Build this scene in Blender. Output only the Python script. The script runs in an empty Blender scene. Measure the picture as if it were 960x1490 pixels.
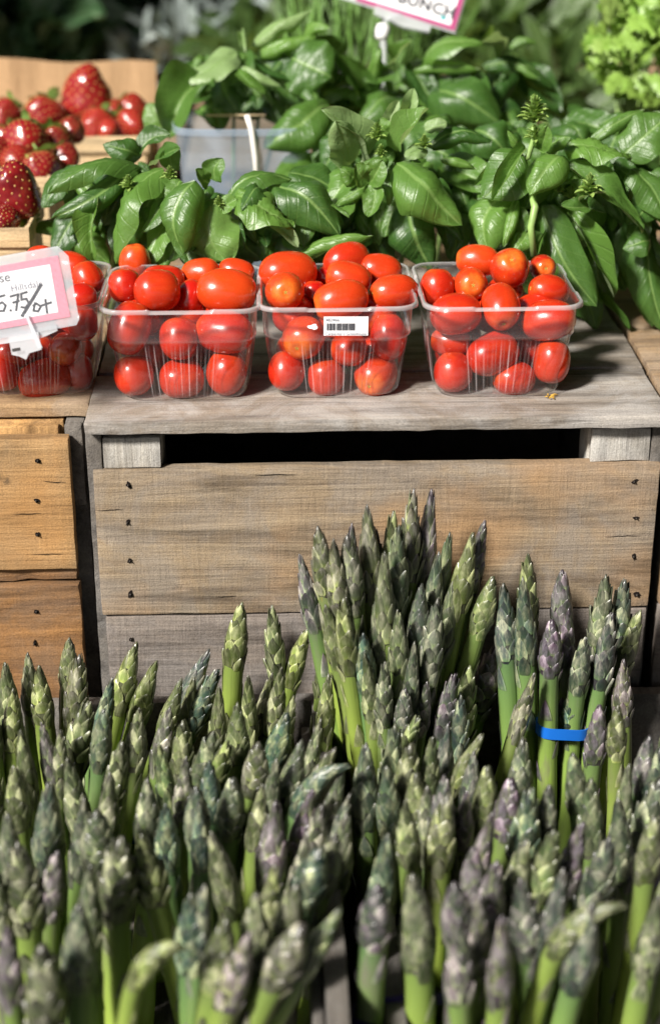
import bpy, bmesh, math, random
import numpy as np
from mathutils import Vector, Matrix, Euler, noise

random.seed(11)
S = bpy.context.scene
C = S.collection
R = math.radians

# ------------------------------------------------------------------ camera, light, exposure
FPX, PW, PH = 2420.0, 960.0, 1490.0
PITCH, YAW = R(24.8), R(2.0)
CAM = Vector((-0.043, -1.135, 0.448))
cd = bpy.data.cameras.new('camera')
cam = bpy.data.objects.new('camera', cd)
C.objects.link(cam)
cam.location = CAM
cam.rotation_euler = (math.pi / 2 - PITCH, 0, -YAW)
cd.sensor_fit = 'VERTICAL'
cd.sensor_height = 36.0
cd.sensor_width = 36.0 * PW / PH
cd.lens = 36.0 * FPX / PH
cd.clip_start = 0.02
cd.clip_end = 500
cd.dof.use_dof = True
cd.dof.focus_distance = 1.25
cd.dof.aperture_fstop = 3.1
cd.dof.aperture_blades = 7
S.camera = cam

SUN_EL, SUN_AZ = R(40), R(-46)        # azimuth measured from the camera's side (-y), negative = left
sun_dir = Vector((math.sin(SUN_AZ) * math.cos(SUN_EL), -math.cos(SUN_AZ) * math.cos(SUN_EL), math.sin(SUN_EL)))
sd = bpy.data.lights.new('sun', 'SUN')
sd.energy = 5.0
sd.angle = R(8)
sd.color = (1.0, 0.95, 0.88)
sun = bpy.data.objects.new('sun', sd)
C.objects.link(sun)
sun.rotation_euler = sun_dir.to_track_quat('Z', 'Y').to_euler()
W = bpy.data.worlds.new('World')
S.world = W
W.use_nodes = True
wn = W.node_tree
sky = wn.nodes.new('ShaderNodeTexSky')
sky.sky_type = 'NISHITA'
sky.sun_disc = False
sky.sun_elevation = SUN_EL
sky.sun_rotation = math.atan2(sun_dir.x, sun_dir.y)
sky.dust_density = 3.0
bg = wn.nodes['Background']
bg.inputs['Strength'].default_value = 0.05
wn.links.new(sky.outputs[0], bg.inputs[0])
S.view_settings.view_transform = 'Standard'
S.view_settings.look = 'None'
S.view_settings.gamma = 1
S.view_settings.exposure = 0.78
S.cycles.use_denoising = True
S.cycles.max_bounces = 10
S.cycles.transparent_max_bounces = 24
S.cycles.caustics_reflective = False
S.cycles.caustics_refractive = False

CROT = cam.rotation_euler.to_matrix()


def ray(px, py):
    return CROT @ Vector(((px - PW / 2) / FPX, (PH / 2 - py) / FPX, -1.0))


def at(px, py, y=None, z=None):
    """point of the place on a plane y = const or z = const that stands at this spot of the photograph"""
    d = ray(px, py)
    t = (y - CAM.y) / d.y if y is not None else (z - CAM.z) / d.z
    return CAM + d * t


def depth(p):
    return -(CROT.transposed() @ (p - CAM)).z


# ------------------------------------------------------------------ object helpers
def mesh_of(name, verts, faces, smooth=True, uv=None, sharp=None):
    m = bpy.data.meshes.new(name)
    m.from_pydata([tuple(v) for v in verts], [], faces)
    if smooth:
        m.polygons.foreach_set('use_smooth', [True] * len(m.polygons))
    if uv is not None:
        l = m.uv_layers.new(name='UVMap')
        idx = np.empty(len(m.loops), dtype=np.int32)
        m.loops.foreach_get('vertex_index', idx)
        l.data.foreach_set('uv', np.asarray(uv, dtype=np.float32)[idx].ravel())
    m.update()
    if sharp:
        m.set_sharp_from_angle(angle=R(sharp))
    return m


def link(name, m, parent=None, loc=None):
    o = bpy.data.objects.new(name, m)
    C.objects.link(o)
    if parent is not None:
        o.parent = parent
    if loc is not None:
        o.location = loc
    return o


def setm(m, *mats):
    m.materials.clear()
    for a in mats:
        m.materials.append(a)
    return m


def thing(name, label, cat, loc=(0, 0, 0), group=None):
    o = bpy.data.objects.new(name, None)
    C.objects.link(o)
    o.empty_display_size = 0.02
    o.location = loc
    tag(o, label, cat, group)
    return o


def tag(o, label, cat, group=None):
    o['label'] = label
    o['category'] = cat
    if group:
        o['group'] = group
    return o


class MB:
    """collects shapes into one mesh"""

    def __init__(s):
        s.v, s.f, s.uv = [], [], []

    def add(s, v, f, uv=None):
        n = len(s.v)
        s.v += [tuple(a) for a in v]
        s.f += [tuple(i + n for i in a) for a in f]
        s.uv += [tuple(a) for a in uv] if uv is not None else [(0, 0)] * len(v)

    def tube(s, pts, rad, n=8, cap=True):
        pts = [Vector(p) for p in pts]
        if not isinstance(rad, (list, tuple)):
            rad = [rad] * len(pts)
        v, f, uv = [], [], []
        prev = None
        for i, p in enumerate(pts):
            t = (pts[min(i + 1, len(pts) - 1)] - pts[max(i - 1, 0)]).normalized()
            if prev is None:
                a = t.orthogonal().normalized()
            else:
                a = (prev - t * prev.dot(t)).normalized()
            prev = a
            b = t.cross(a)
            for k in range(n):
                th = 2 * math.pi * k / n
                v.append(p + (a * math.cos(th) + b * math.sin(th)) * rad[i])
                uv.append((k / n, i / (len(pts) - 1)))
        for i in range(len(pts) - 1):
            for k in range(n):
                f.append((i * n + k, i * n + (k + 1) % n, (i + 1) * n + (k + 1) % n, (i + 1) * n + k))
        if cap:
            f.append(tuple(range(n - 1, -1, -1)))
            f.append(tuple((len(pts) - 1) * n + k for k in range(n)))
        s.add(v, f, uv)

    def box(s, x0, x1, y0, y1, z0, z1):
        v = [(x, y, z) for x in (x0, x1) for y in (y0, y1) for z in (z0, z1)]
        s.add(v, [(0, 1, 3, 2), (4, 6, 7, 5), (0, 4, 5, 1), (2, 3, 7, 6), (0, 2, 6, 4), (1, 5, 7, 3)])

    def build(s, name, mat, parent=None, loc=None, smooth=True, sharp=None):
        m = setm(mesh_of(name, s.v, s.f, smooth, s.uv, sharp), mat)
        return link(name, m, parent, loc)


def plank_mesh(x0, x1, y0, y1, z0, z1, bev=0.0011, amp=0.0007, seed=0.0, step=0.012):
    """a sawn board: rounded arrises, slightly wavy faces and nibbled edges"""
    bm = bmesh.new()
    bmesh.ops.create_cube(bm, size=1)
    c = Vector(((x0 + x1) / 2, (y0 + y1) / 2, (z0 + z1) / 2))
    for v in bm.verts:
        v.co = Vector((v.co.x * (x1 - x0), v.co.y * (y1 - y0), v.co.z * (z1 - z0))) + c
    bmesh.ops.bevel(bm, geom=bm.edges[:], offset=bev, segments=2, profile=0.6, affect='EDGES')
    d = (x1 - x0, y1 - y0, z1 - z0)
    lo = (x0, y0, z0)
    for ax in range(3):
        n = min(44, int(d[ax] / step))
        for k in range(1, n):
            co = [0, 0, 0]
            no = [0, 0, 0]
            co[ax] = lo[ax] + d[ax] * k / n
            no[ax] = 1
            bmesh.ops.bisect_plane(bm, geom=bm.verts[:] + bm.edges[:] + bm.faces[:], plane_co=co, plane_no=no)
    for v in bm.verts:
        p = v.co
        near = sum(1 for a in range(3) if min(p[a] - lo[a], lo[a] + d[a] - p[a]) < bev * 1.2)
        k = amp * (1.1 if near >= 2 else 0.6)
        q = Vector((p.x * 30 + seed, p.y * 30 + seed * 1.7, p.z * 30 - seed))
        n1 = 0.7 * noise.noise_vector(q) + 0.7 * noise.noise_vector(q * 5.3)
        v.co = p + n1 * k
    m = bpy.data.meshes.new('board')
    bm.to_mesh(m)
    bm.free()
    m.polygons.foreach_set('use_smooth', [True] * len(m.polygons))
    m.set_sharp_from_angle(angle=R(40))
    return m


# ------------------------------------------------------------------ materials
def sr(r, g, b):
    f = lambda c: (c / 255 / 12.92) if c / 255 <= 0.04045 else ((c / 255 + 0.055) / 1.055) ** 2.4
    return (f(r), f(g), f(b), 1)


class N:
    """small node-building shorthand"""

    def __init__(s, name):
        s.m = bpy.data.materials.new(name)
        s.m.use_nodes = True
        s.t = s.m.node_tree
        s.p = s.t.nodes['Principled BSDF']
        s.out = s.t.nodes['Material Output']

    def n(s, typ, **kw):
        o = s.t.nodes.new(typ)
        for k, v in kw.items():
            setattr(o, k, v)
        return o

    def l(s, a, b):
        s.t.links.new(a, b)

    def set(s, **kw):
        for k, v in kw.items():
            s.p.inputs[k.replace('_', ' ')].default_value = v

    def coord(s, kind='Object'):
        return s.n('ShaderNodeTexCoord').outputs[kind]

    def mapping(s, vec, scale=(1, 1, 1), loc=(0, 0, 0), rot=(0, 0, 0)):
        m = s.n('ShaderNodeMapping')
        m.inputs['Scale'].default_value = scale
        m.inputs['Location'].default_value = loc
        m.inputs['Rotation'].default_value = rot
        s.l(vec, m.inputs[0])
        return m.outputs[0]

    def noise(s, vec, scale=5, detail=4, rough=0.55, dist=0.0):
        t = s.n('ShaderNodeTexNoise')
        t.inputs['Scale'].default_value = scale
        t.inputs['Detail'].default_value = detail
        t.inputs['Roughness'].default_value = rough
        t.inputs['Distortion'].default_value = dist
        if vec is not None:
            s.l(vec, t.inputs['Vector'])
        return t.outputs['Fac']

    def ramp(s, fac, stops, interp='LINEAR'):
        r = s.n('ShaderNodeValToRGB')
        r.color_ramp.interpolation = interp
        e = r.color_ramp.elements
        while len(e) < len(stops):
            e.new(0.5)
        for i, (p, c) in enumerate(stops):
            e[i].position = p
            e[i].color = c if len(c) == 4 else (*c, 1)
        s.l(fac, r.inputs[0])
        return r.outputs[0]

    def mix(s, fac, a, b, mode='MIX'):
        m = s.n('ShaderNodeMix', data_type='RGBA', blend_type=mode)
        for sock, val in ((m.inputs[0], fac), (m.inputs[6], a), (m.inputs[7], b)):
            if hasattr(val, 'links') or hasattr(val, 'is_linked'):
                s.l(val, sock)
            else:
                sock.default_value = val
        return m.outputs[2]

    def math(s, op, a, b=0.0, clamp=False):
        m = s.n('ShaderNodeMath', operation=op, use_clamp=clamp)
        for sock, val in ((m.inputs[0], a), (m.inputs[1], b)):
            if hasattr(val, 'is_linked'):
                s.l(val, sock)
            else:
                sock.default_value = val
        return m.outputs[0]

    def attr(s, name):
        a = s.n('ShaderNodeAttribute', attribute_type='OBJECT', attribute_name=name)
        return a.outputs['Fac']

    def rnd(s):
        return s.n('ShaderNodeObjectInfo').outputs['Random']

    def bump(s, h, strength=0.3, dist=0.001, normal=None):
        b = s.n('ShaderNodeBump')
        b.inputs['Strength'].default_value = strength
        b.inputs['Distance'].default_value = dist
        s.l(h, b.inputs['Height'])
        if normal is not None:
            s.l(normal, b.inputs['Normal'])
        return b.outputs[0]


def wood(name, light, dark, gray, gray_amt=0.4, axis=0, rough=0.75, loc=(0, 0, 0), saw=0.35, warm=None):
    k = N(name)
    co = k.mapping(k.coord(), loc=loc)
    sc = [95, 95, 95]
    sc[axis] = 3.6
    st = k.noise(k.mapping(co, scale=sc), 1.0, 9, 0.68, 1.2)
    sc2 = [330, 330, 330]
    sc2[axis] = 18
    fib = k.noise(k.mapping(co, scale=sc2), 1.0, 5, 0.65, 0.8)
    sc3 = [34, 34, 34]
    sc3[axis] = 330
    sawn = k.noise(k.mapping(co, scale=sc3), 1.0, 3, 0.6, 0.5)
    blot = k.noise(k.mapping(co, loc=(0.2, 0.9, 0.1)), 15, 7, 0.68, 0.8)
    speck = k.noise(co, 750, 3, 0.6)
    col = k.ramp(st, [(0.30, dark), (0.47, tuple(a * 0.6 + b * 0.4 for a, b in zip(light, dark))), (0.66, light)])
    gf = k.math('MULTIPLY', k.ramp(blot, [(0.42, (0, 0, 0)), (0.58, (1, 1, 1))]), gray_amt)
    col = k.mix(gf, col, gray)
    if warm is not None:
        wb = k.noise(k.mapping(co, loc=(3.3, 1.2, 7)), 9, 4, 0.55)
        col = k.mix(k.ramp(wb, [(0.5, (0, 0, 0)), (0.66, (0.8, 0.8, 0.8))]), col, warm)
    col = k.mix(0.6, col, k.ramp(fib, [(0.28, (0.70, 0.69, 0.68)), (0.5, (1, 1, 1)), (0.72, (1.2, 1.2, 1.2))]), 'MULTIPLY')
    col = k.mix(0.8, col, k.ramp(speck, [(0.3, (0.72, 0.72, 0.72)), (0.5, (1, 1, 1)), (0.7, (1.2, 1.2, 1.2))]), 'MULTIPLY')
    sc4 = [42, 42, 42]
    sc4[axis] = 6
    big = k.noise(k.mapping(co, scale=sc4, loc=(1.7, 2.9, 0.4)), 1.0, 6, 0.7, 0.6)
    col = k.mix(1.0, col, k.ramp(big, [(0.32, (0.46, 0.45, 0.44)), (0.47, (0.93, 0.93, 0.93)), (0.7, (1.22, 1.2, 1.15))]), 'MULTIPLY')
    brk = k.noise(k.mapping(co, scale=(70, 70, 26)), 1.0, 4, 0.65)
    sv = k.ramp(sawn, [(0.32, (0.74, 0.74, 0.74)), (0.46, (1, 1, 1)), (0.60, (1.05, 1.05, 1.05)), (0.71, (1.5, 1.5, 1.46))])
    col = k.mix(k.math('MULTIPLY', k.ramp(brk, [(0.4, (0.1, 0.1, 0.1)), (0.62, (1, 1, 1))]), min(1.0, saw * 1.7)), col, sv, 'MULTIPLY')
    # dark weather stains and specks
    sp = k.noise(k.mapping(co, scale=(1, 1, 1), loc=(9, 4, 2)), 55, 5, 0.7)
    col = k.mix(k.ramp(sp, [(0.64, (0, 0, 0)), (0.76, (0.7, 0.7, 0.7))]), col, (0.03, 0.024, 0.02, 1))
    k.l(col, k.p.inputs['Base Color'])
    k.set(Roughness=rough)
    k.p.inputs['Specular IOR Level'].default_value = 0.3
    h = k.math('ADD', k.math('MULTIPLY', fib, 0.3), k.math('MULTIPLY', sawn, saw * 1.6))
    h = k.math('ADD', k.math('ADD', h, k.math('MULTIPLY', st, 1.6)), k.math('MULTIPLY', speck, 0.4))
    k.l(k.bump(h, 0.75, 0.0011), k.p.inputs['Normal'])
    return k.m


def simple(name, col, rough=0.5, spec=0.5, bump=None, var=0.0, vscale=60):
    k = N(name)
    k.set(Roughness=rough)
    k.p.inputs['Specular IOR Level'].default_value = spec
    if var:
        n = k.noise(k.coord(), vscale, 4, 0.6)
        k.l(k.mix(k.ramp(n, [(0.3, (0, 0, 0)), (0.7, (1, 1, 1))]), tuple(c * (1 - var) for c in col[:3]) + (1,), tuple(min(1, c * (1 + var)) for c in col[:3]) + (1,)), k.p.inputs['Base Color'])
    else:
        k.p.inputs['Base Color'].default_value = col
    if bump:
        k.l(k.bump(k.noise(k.coord(), bump[0], 5, 0.6), bump[1], 0.001), k.p.inputs['Normal'])
    return k.m


M = {}
M['top_wood'] = wood('weathered_grey_wood', (0.33, 0.285, 0.235), (0.13, 0.105, 0.085), (0.38, 0.365, 0.35, 1), 0.7, 0, saw=0.12, loc=(0.3, 0, 0))
M['face_wood'] = wood('sawn_grey_brown_wood', (0.31, 0.24, 0.16), (0.155, 0.11, 0.072), (0.23, 0.205, 0.18, 1), 0.55, 0, saw=0.36, warm=(0.33, 0.205, 0.105, 1))
M['low_wood'] = wood('sawn_grey_wood', (0.24, 0.205, 0.18), (0.12, 0.10, 0.085), (0.20, 0.185, 0.178, 1), 0.6, 0, saw=0.42, loc=(1, 2, 0))
M['tan_wood'] = wood('tan_pine_wood', (0.43, 0.265, 0.12), (0.26, 0.145, 0.06), (0.31, 0.225, 0.135, 1), 0.4, 0, saw=0.2, loc=(0, 3, 1), warm=(0.40, 0.21, 0.075, 1))
M['tan_low'] = wood('shaded_pine_wood', (0.30, 0.155, 0.06), (0.14, 0.07, 0.03), (0.16, 0.12, 0.09, 1), 0.4, 0, saw=0.2, loc=(4, 3, 1))  # weathered pine with the shade low on the crate put into its colour
M['tan_top'] = wood('worn_brown_wood', (0.36, 0.24, 0.13), (0.16, 0.10, 0.06), (0.30, 0.25, 0.20, 1), 0.5, 0, saw=0.1, loc=(2, 3, 1))
M['post_wood'] = wood('grey_post_wood', (0.44, 0.42, 0.38), (0.21, 0.19, 0.165), (0.50, 0.49, 0.47, 1), 0.6, 2, saw=0.1)
M['tan_post'] = wood('tan_post_wood', (0.56, 0.33, 0.13), (0.24, 0.13, 0.05), (0.34, 0.23, 0.13, 1), 0.3, 2, saw=0.1)
M['dark_wood'] = wood('dark_aged_wood', (0.10, 0.085, 0.07), (0.05, 0.042, 0.035), (0.12, 0.11, 0.10, 1), 0.4, 1, saw=0.2)
M['bin_wood'] = wood('grey_bin_wood', (0.15, 0.135, 0.12), (0.07, 0.062, 0.055), (0.17, 0.165, 0.16, 1), 0.5, 1, saw=0.1)
M['veneer'] = wood('pale_veneer_wood', (0.72, 0.55, 0.33), (0.56, 0.40, 0.22), (0.66, 0.54, 0.38, 1), 0.3, 0, rough=0.6, saw=0.05)
M['nail'] = simple('rusty_nail_steel', (0.02, 0.016, 0.014, 1), 0.5, 0.5)
M['hole'] = simple('rust_stained_split', (0.012, 0.009, 0.008, 1), 0.95, 0.1)
M['canvas'] = simple('light_blocker_canvas', (0.03, 0.055, 0.04, 1), 0.85, 0.2, (150, 0.3), 0.2, 20)
M['asphalt'] = simple('dark_asphalt', (0.045, 0.045, 0.047, 1), 0.9, 0.3, (300, 0.5), 0.3, 80)

# clear thermoformed plastic: thin sheet, mostly see-through, mirror-like at grazing angles, faintly milky
k = N('clear_plastic')
tr = k.n('ShaderNodeBsdfTransparent')
tr.inputs[0].default_value = (0.985, 0.985, 0.985, 1)
gl = k.n('ShaderNodeBsdfGlossy')
gl.inputs['Roughness'].default_value = 0.06
gl.inputs['Color'].default_value = (1, 1, 1, 1)
df = k.n('ShaderNodeBsdfTranslucent')
df.inputs[0].default_value = (0.9, 0.9, 0.92, 1)
dd = k.n('ShaderNodeBsdfDiffuse')
dd.inputs[0].default_value = (0.9, 0.9, 0.92, 1)
am = k.n('ShaderNodeMixShader')
am.inputs[0].default_value = 0.5
k.l(df.outputs[0], am.inputs[1])
k.l(dd.outputs[0], am.inputs[2])
m1 = k.n('ShaderNodeMixShader')
scuff = k.noise(k.coord(), 260, 3, 0.6)
uvn = k.n('ShaderNodeUVMap')
sx = k.n('ShaderNodeSeparateXYZ')
k.l(uvn.outputs[0], sx.inputs[0])
haze_f = k.math('ADD', k.math('MULTIPLY', scuff, 0.03), k.math('MULTIPLY', sx.outputs[1], 0.55), True)
k.l(haze_f, m1.inputs[0])
k.l(tr.outputs[0], m1.inputs[1])
k.l(am.outputs[0], m1.inputs[2])
lw = k.n('ShaderNodeLayerWeight')
lw.inputs['Blend'].default_value = 0.5
m2 = k.n('ShaderNodeMixShader')
k.l(k.math('ADD', k.math('MULTIPLY', k.math('POWER', lw.outputs['Facing'], 4.0), 0.8), 0.06, True), m2.inputs[0])
k.l(m1.outputs[0], m2.inputs[1])
k.l(gl.outputs[0], m2.inputs[2])
k.l(k.bump(k.noise(k.coord(), 90, 2, 0.5), 0.12, 0.001), gl.inputs['Normal'])
k.l(m2.outputs[0], k.out.inputs[0])
M['plastic'] = k.m

k = N('frosted_tub_plastic')
k.set(Roughness=0.25, Alpha=1.0)
k.p.inputs['Base Color'].default_value = (0.50, 0.59, 0.70, 1)
tr = k.n('ShaderNodeBsdfTransparent')
tr.inputs[0].default_value = (0.8, 0.87, 0.95, 1)
mx = k.n('ShaderNodeMixShader')
mx.inputs[0].default_value = 0.26
k.l(tr.outputs[0], mx.inputs[1])
k.l(k.p.outputs[0], mx.inputs[2])
k.l(mx.outputs[0], k.out.inputs[0])
M['tub'] = k.m

# tomato skin
k = N('tomato_skin')
co = k.coord()
r1 = k.attr('ripe')
base = k.mix(r1, (0.38, 0.008, 0.005, 1), (0.60, 0.062, 0.009, 1))
sxyz = k.n('ShaderNodeSeparateXYZ')
k.l(co, sxyz.inputs[0])
wob = k.noise(k.mapping(co, scale=(1, 1, 0.3)), 130, 4, 0.6)
streak = k.noise(k.mapping(co, scale=(70, 70, 10)), 1.0, 3, 0.5)
base = k.mix(k.ramp(streak, [(0.48, (0, 0, 0)), (0.72, (0.5, 0.5, 0.5))]), base, (0.62, 0.07, 0.010, 1))
end = k.math('ADD', k.math('DIVIDE', sxyz.outputs[2], k.attr('half')), k.math('MULTIPLY', k.math('SUBTRACT', wob, 0.5), 0.6))
blush = k.attr('blush')
col = k.mix(k.math('MULTIPLY', k.ramp(end, [(0.72, (0, 0, 0)), (1.05, (1, 1, 1))]), blush), base, (0.80, 0.22, 0.025, 1))
k.l(col, k.p.inputs['Base Color'])
k.l(k.ramp(k.noise(co, 160, 4, 0.65), [(0.3, (0.15, 0.15, 0.15)), (0.7, (0.36, 0.36, 0.36))]), k.p.inputs['Roughness'])
k.p.inputs['Subsurface Weight'].default_value = 0.06
k.p.inputs['Subsurface Radius'].default_value = (0.006, 0.0015, 0.0008)
k.p.inputs['Subsurface Scale'].default_value = 1.0
k.p.inputs['Coat Weight'].default_value = 0.35
k.p.inputs['Coat Roughness'].default_value = 0.10
k.l(k.bump(k.noise(co, 70, 3, 0.5), 0.10, 0.002), k.p.inputs['Normal'])
M['tomato'] = k.m
M['scar'] = simple('tomato_stem_scar', (0.42, 0.25, 0.04, 1), 0.7, 0.3, None, 0.5, 500)


def leafmat(name, deep, bright, under, vein, rough=0.36, nv=7.0, trans=0.25):
    k = N(name)
    u = k.n('ShaderNodeUVMap').outputs[0]
    s = k.n('ShaderNodeSeparateXYZ')
    k.l(u, s.inputs[0])
    au = k.math('ABSOLUTE', k.math('SUBTRACT', s.outputs[0], 0.5))
    mid = k.ramp(au, [(0.0, (1, 1, 1)), (0.022, (0.7, 0.7, 0.7)), (0.04, (0, 0, 0))])
    ph = k.math('SUBTRACT', k.math('MULTIPLY', s.outputs[1], nv), k.math('MULTIPLY', k.math('POWER', k.math('MULTIPLY', au, 2.0), 0.8), 1.6))
    fr = k.math('ABSOLUTE', k.math('SUBTRACT', k.math('FRACT', ph), 0.5))
    lat = k.ramp(fr, [(0.0, (1, 1, 1)), (0.05, (0.35, 0.35, 0.35)), (0.12, (0, 0, 0))])
    co = k.coord()
    nz = k.noise(co, 75, 4, 0.6)
    tint = k.attr('tint')
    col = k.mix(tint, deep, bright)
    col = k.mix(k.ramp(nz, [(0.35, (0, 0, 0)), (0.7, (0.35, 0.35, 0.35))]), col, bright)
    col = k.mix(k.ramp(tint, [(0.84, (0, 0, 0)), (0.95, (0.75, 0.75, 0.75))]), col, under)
    vf = k.math('MAXIMUM', mid, k.math('MULTIPLY', lat, 0.2))
    col = k.mix(k.math('MULTIPLY', vf, 0.8), col, vein)
    bf = k.n('ShaderNodeNewGeometry').outputs['Backfacing']
    col = k.mix(k.math('MULTIPLY', bf, 0.8), col, under)
    k.l(col, k.p.inputs['Base Color'])
    k.set(Roughness=rough)
    k.p.inputs['Specular IOR Level'].default_value = 0.68
    fine = k.noise(u, 46, 3, 0.6)
    hh = k.math('SUBTRACT', k.math('ADD', k.math('MULTIPLY', fine, 0.35), k.math('MULTIPLY', k.noise(u, 13, 3, 0.6, 0.6), 1.3)), k.math('MULTIPLY', k.math('MAXIMUM', mid, lat), 0.9))
    nb = k.bump(hh, 0.38, 0.001)
    k.l(nb, k.p.inputs['Normal'])
    tl = k.n('ShaderNodeBsdfTranslucent')
    k.l(k.mix(0.5, col, (0.30, 0.46, 0.05, 1)), tl.inputs[0])
    mx = k.n('ShaderNodeMixShader')
    mx.inputs[0].default_value = trans
    k.l(k.p.outputs[0], mx.inputs[1])
    k.l(tl.outputs[0], mx.inputs[2])
    k.l(mx.outputs[0], k.out.inputs[0])
    return k.m


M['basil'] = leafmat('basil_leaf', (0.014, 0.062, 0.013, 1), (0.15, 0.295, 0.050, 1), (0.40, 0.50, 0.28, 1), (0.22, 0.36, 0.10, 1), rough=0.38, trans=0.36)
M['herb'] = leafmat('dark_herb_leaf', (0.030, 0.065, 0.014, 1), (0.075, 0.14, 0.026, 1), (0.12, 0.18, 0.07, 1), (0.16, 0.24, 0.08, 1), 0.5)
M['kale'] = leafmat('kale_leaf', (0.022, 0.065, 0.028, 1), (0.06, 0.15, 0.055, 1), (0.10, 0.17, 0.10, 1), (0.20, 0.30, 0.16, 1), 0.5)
M['sage'] = leafmat('grey_sage_leaf', (0.13, 0.17, 0.15, 1), (0.28, 0.33, 0.32, 1), (0.34, 0.38, 0.36, 1), (0.36, 0.42, 0.38, 1), 0.7, trans=0.1)
M['parsley'] = leafmat('parsley_leaf', (0.12, 0.27, 0.03, 1), (0.38, 0.58, 0.12, 1), (0.30, 0.42, 0.12, 1), (0.40, 0.52, 0.15, 1), 0.42, trans=0.35)
M['stem'] = simple('pale_green_stem', (0.22, 0.34, 0.10, 1), 0.45, 0.5, None, 0.25, 90)
M['chive'] = simple('chive_blade_green', (0.12, 0.24, 0.05, 1), 0.45, 0.5, None, 0.4, 60)
M['bud'] = leafmat('basil_bud_leaf', (0.17, 0.30, 0.05, 1), (0.34, 0.48, 0.12, 1), (0.2, 0.33, 0.08, 1), (0.25, 0.38, 0.1, 1), 0.45)

# asparagus
k = N('asparagus_stalk')
uvs = k.n('ShaderNodeSeparateXYZ')
k.l(k.n('ShaderNodeUVMap').outputs[0], uvs.inputs[0])
tint = k.attr('tint')
low = k.mix(tint, (0.30, 0.39, 0.06, 1), (0.17, 0.28, 0.06, 1))
top = k.mix(tint, (0.11, 0.155, 0.035, 1), (0.045, 0.105, 0.060, 1))
col = k.mix(k.ramp(uvs.outputs[1], [(0.35, (0, 0, 0)), (0.85, (1, 1, 1))]), low, top)
pn = k.noise(k.mapping(k.coord(), scale=(60, 60, 14)), 1.0, 4, 0.6)
col = k.mix(k.math('MULTIPLY', k.ramp(pn, [(0.5, (0, 0, 0)), (0.72, (0.8, 0.8, 0.8))]), k.attr('purple')), col, (0.16, 0.10, 0.13, 1))
rn = k.noise(k.mapping(k.coord(), scale=(90, 90, 30), loc=(5, 1, 2)), 1.0, 3, 0.6)
col = k.mix(k.ramp(rn, [(0.66, (0, 0, 0)), (0.8, (0.6, 0.6, 0.6))]), col, (0.30, 0.15, 0.03, 1))
k.l(col, k.p.inputs['Base Color'])
k.set(Roughness=0.42)
k.l(k.bump(k.noise(k.mapping(k.coord(), scale=(500, 500, 30)), 1, 3, 0.5), 0.35, 0.0008), k.p.inputs['Normal'])
M['stalk'] = k.m

k = N('asparagus_tip')
uvs = k.n('ShaderNodeSeparateXYZ')
k.l(k.n('ShaderNodeUVMap').outputs[0], uvs.inputs[0])
tint = k.attr('tint')
pur = k.attr('purple')
q_ = k.math('FRACT', uvs.outputs[1])
srnd = k.math('DIVIDE', k.math('FLOOR', uvs.outputs[1]), 9.0)
mid = k.mix(tint, (0.16, 0.215, 0.042, 1), (0.050, 0.115, 0.082, 1))
mid = k.mix(k.math('MULTIPLY', pur, k.math('ADD', 0.35, k.math('MULTIPLY', srnd, 0.6))), mid, (0.12, 0.08, 0.12, 1))
edge = k.mix(tint, (0.50, 0.53, 0.22, 1), (0.28, 0.40, 0.26, 1))
tipc = k.mix(pur, k.mix(tint, (0.13, 0.15, 0.05, 1), (0.045, 0.08, 0.07, 1)), (0.10, 0.06, 0.095, 1))
au = k.math('ABSOLUTE', k.math('SUBTRACT', uvs.outputs[0], 0.5))
col = k.mix(k.ramp(au, [(0.34, (0, 0, 0)), (0.49, (0.9, 0.9, 0.9))]), mid, edge)
col = k.mix(k.ramp(q_, [(0.4, (0, 0, 0)), (0.92, (0.9, 0.9, 0.9))]), col, tipc)
col = k.mix(k.ramp(q_, [(0.0, (0.75, 0.75, 0.75)), (0.3, (0, 0, 0))]), col, k.mix(tint, (0.30, 0.36, 0.07, 1), (0.13, 0.24, 0.10, 1)))
nz = k.noise(k.mapping(k.coord(), scale=(190, 190, 60)), 1.0, 5, 0.7)
col = k.mix(k.ramp(nz, [(0.46, (0, 0, 0)), (0.68, (0.75, 0.75, 0.75))]), col, k.mix(pur, (0.48, 0.52, 0.23, 1), (0.42, 0.36, 0.42, 1)))
nz2 = k.noise(k.mapping(k.coord(), loc=(3, 5, 1)), 95, 5, 0.65)
col = k.mix(k.ramp(nz2, [(0.5, (0, 0, 0)), (0.7, (0.8, 0.8, 0.8))]), col, k.mix(tint, (0.085, 0.095, 0.025, 1), (0.02, 0.05, 0.048, 1)))
col = k.mix(1.0, col, k.ramp(srnd, [(0.0, (0.36, 0.36, 0.39)), (0.5, (0.62, 0.62, 0.65)), (0.75, (0.82, 0.82, 0.83)), (1.0, (1.4, 1.4, 1.36))]), 'MULTIPLY')
k.l(col, k.p.inputs['Base Color'])
k.set(Roughness=0.31)
k.p.inputs['Specular IOR Level'].default_value = 0.65
k.l(k.bump(k.noise(k.mapping(k.coord(), scale=(700, 700, 110)), 1, 4, 0.6), 0.45, 0.0008), k.p.inputs['Normal'])
M['tip'] = k.m
M['bract'] = k.m
M['blue'] = simple('blue_rubber', (0.008, 0.12, 0.50, 1), 0.45, 0.4, (200, 0.1))
M['violet'] = simple('violet_rubber', (0.03, 0.018, 0.12, 1), 0.5, 0.4, (200, 0.1))

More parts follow.
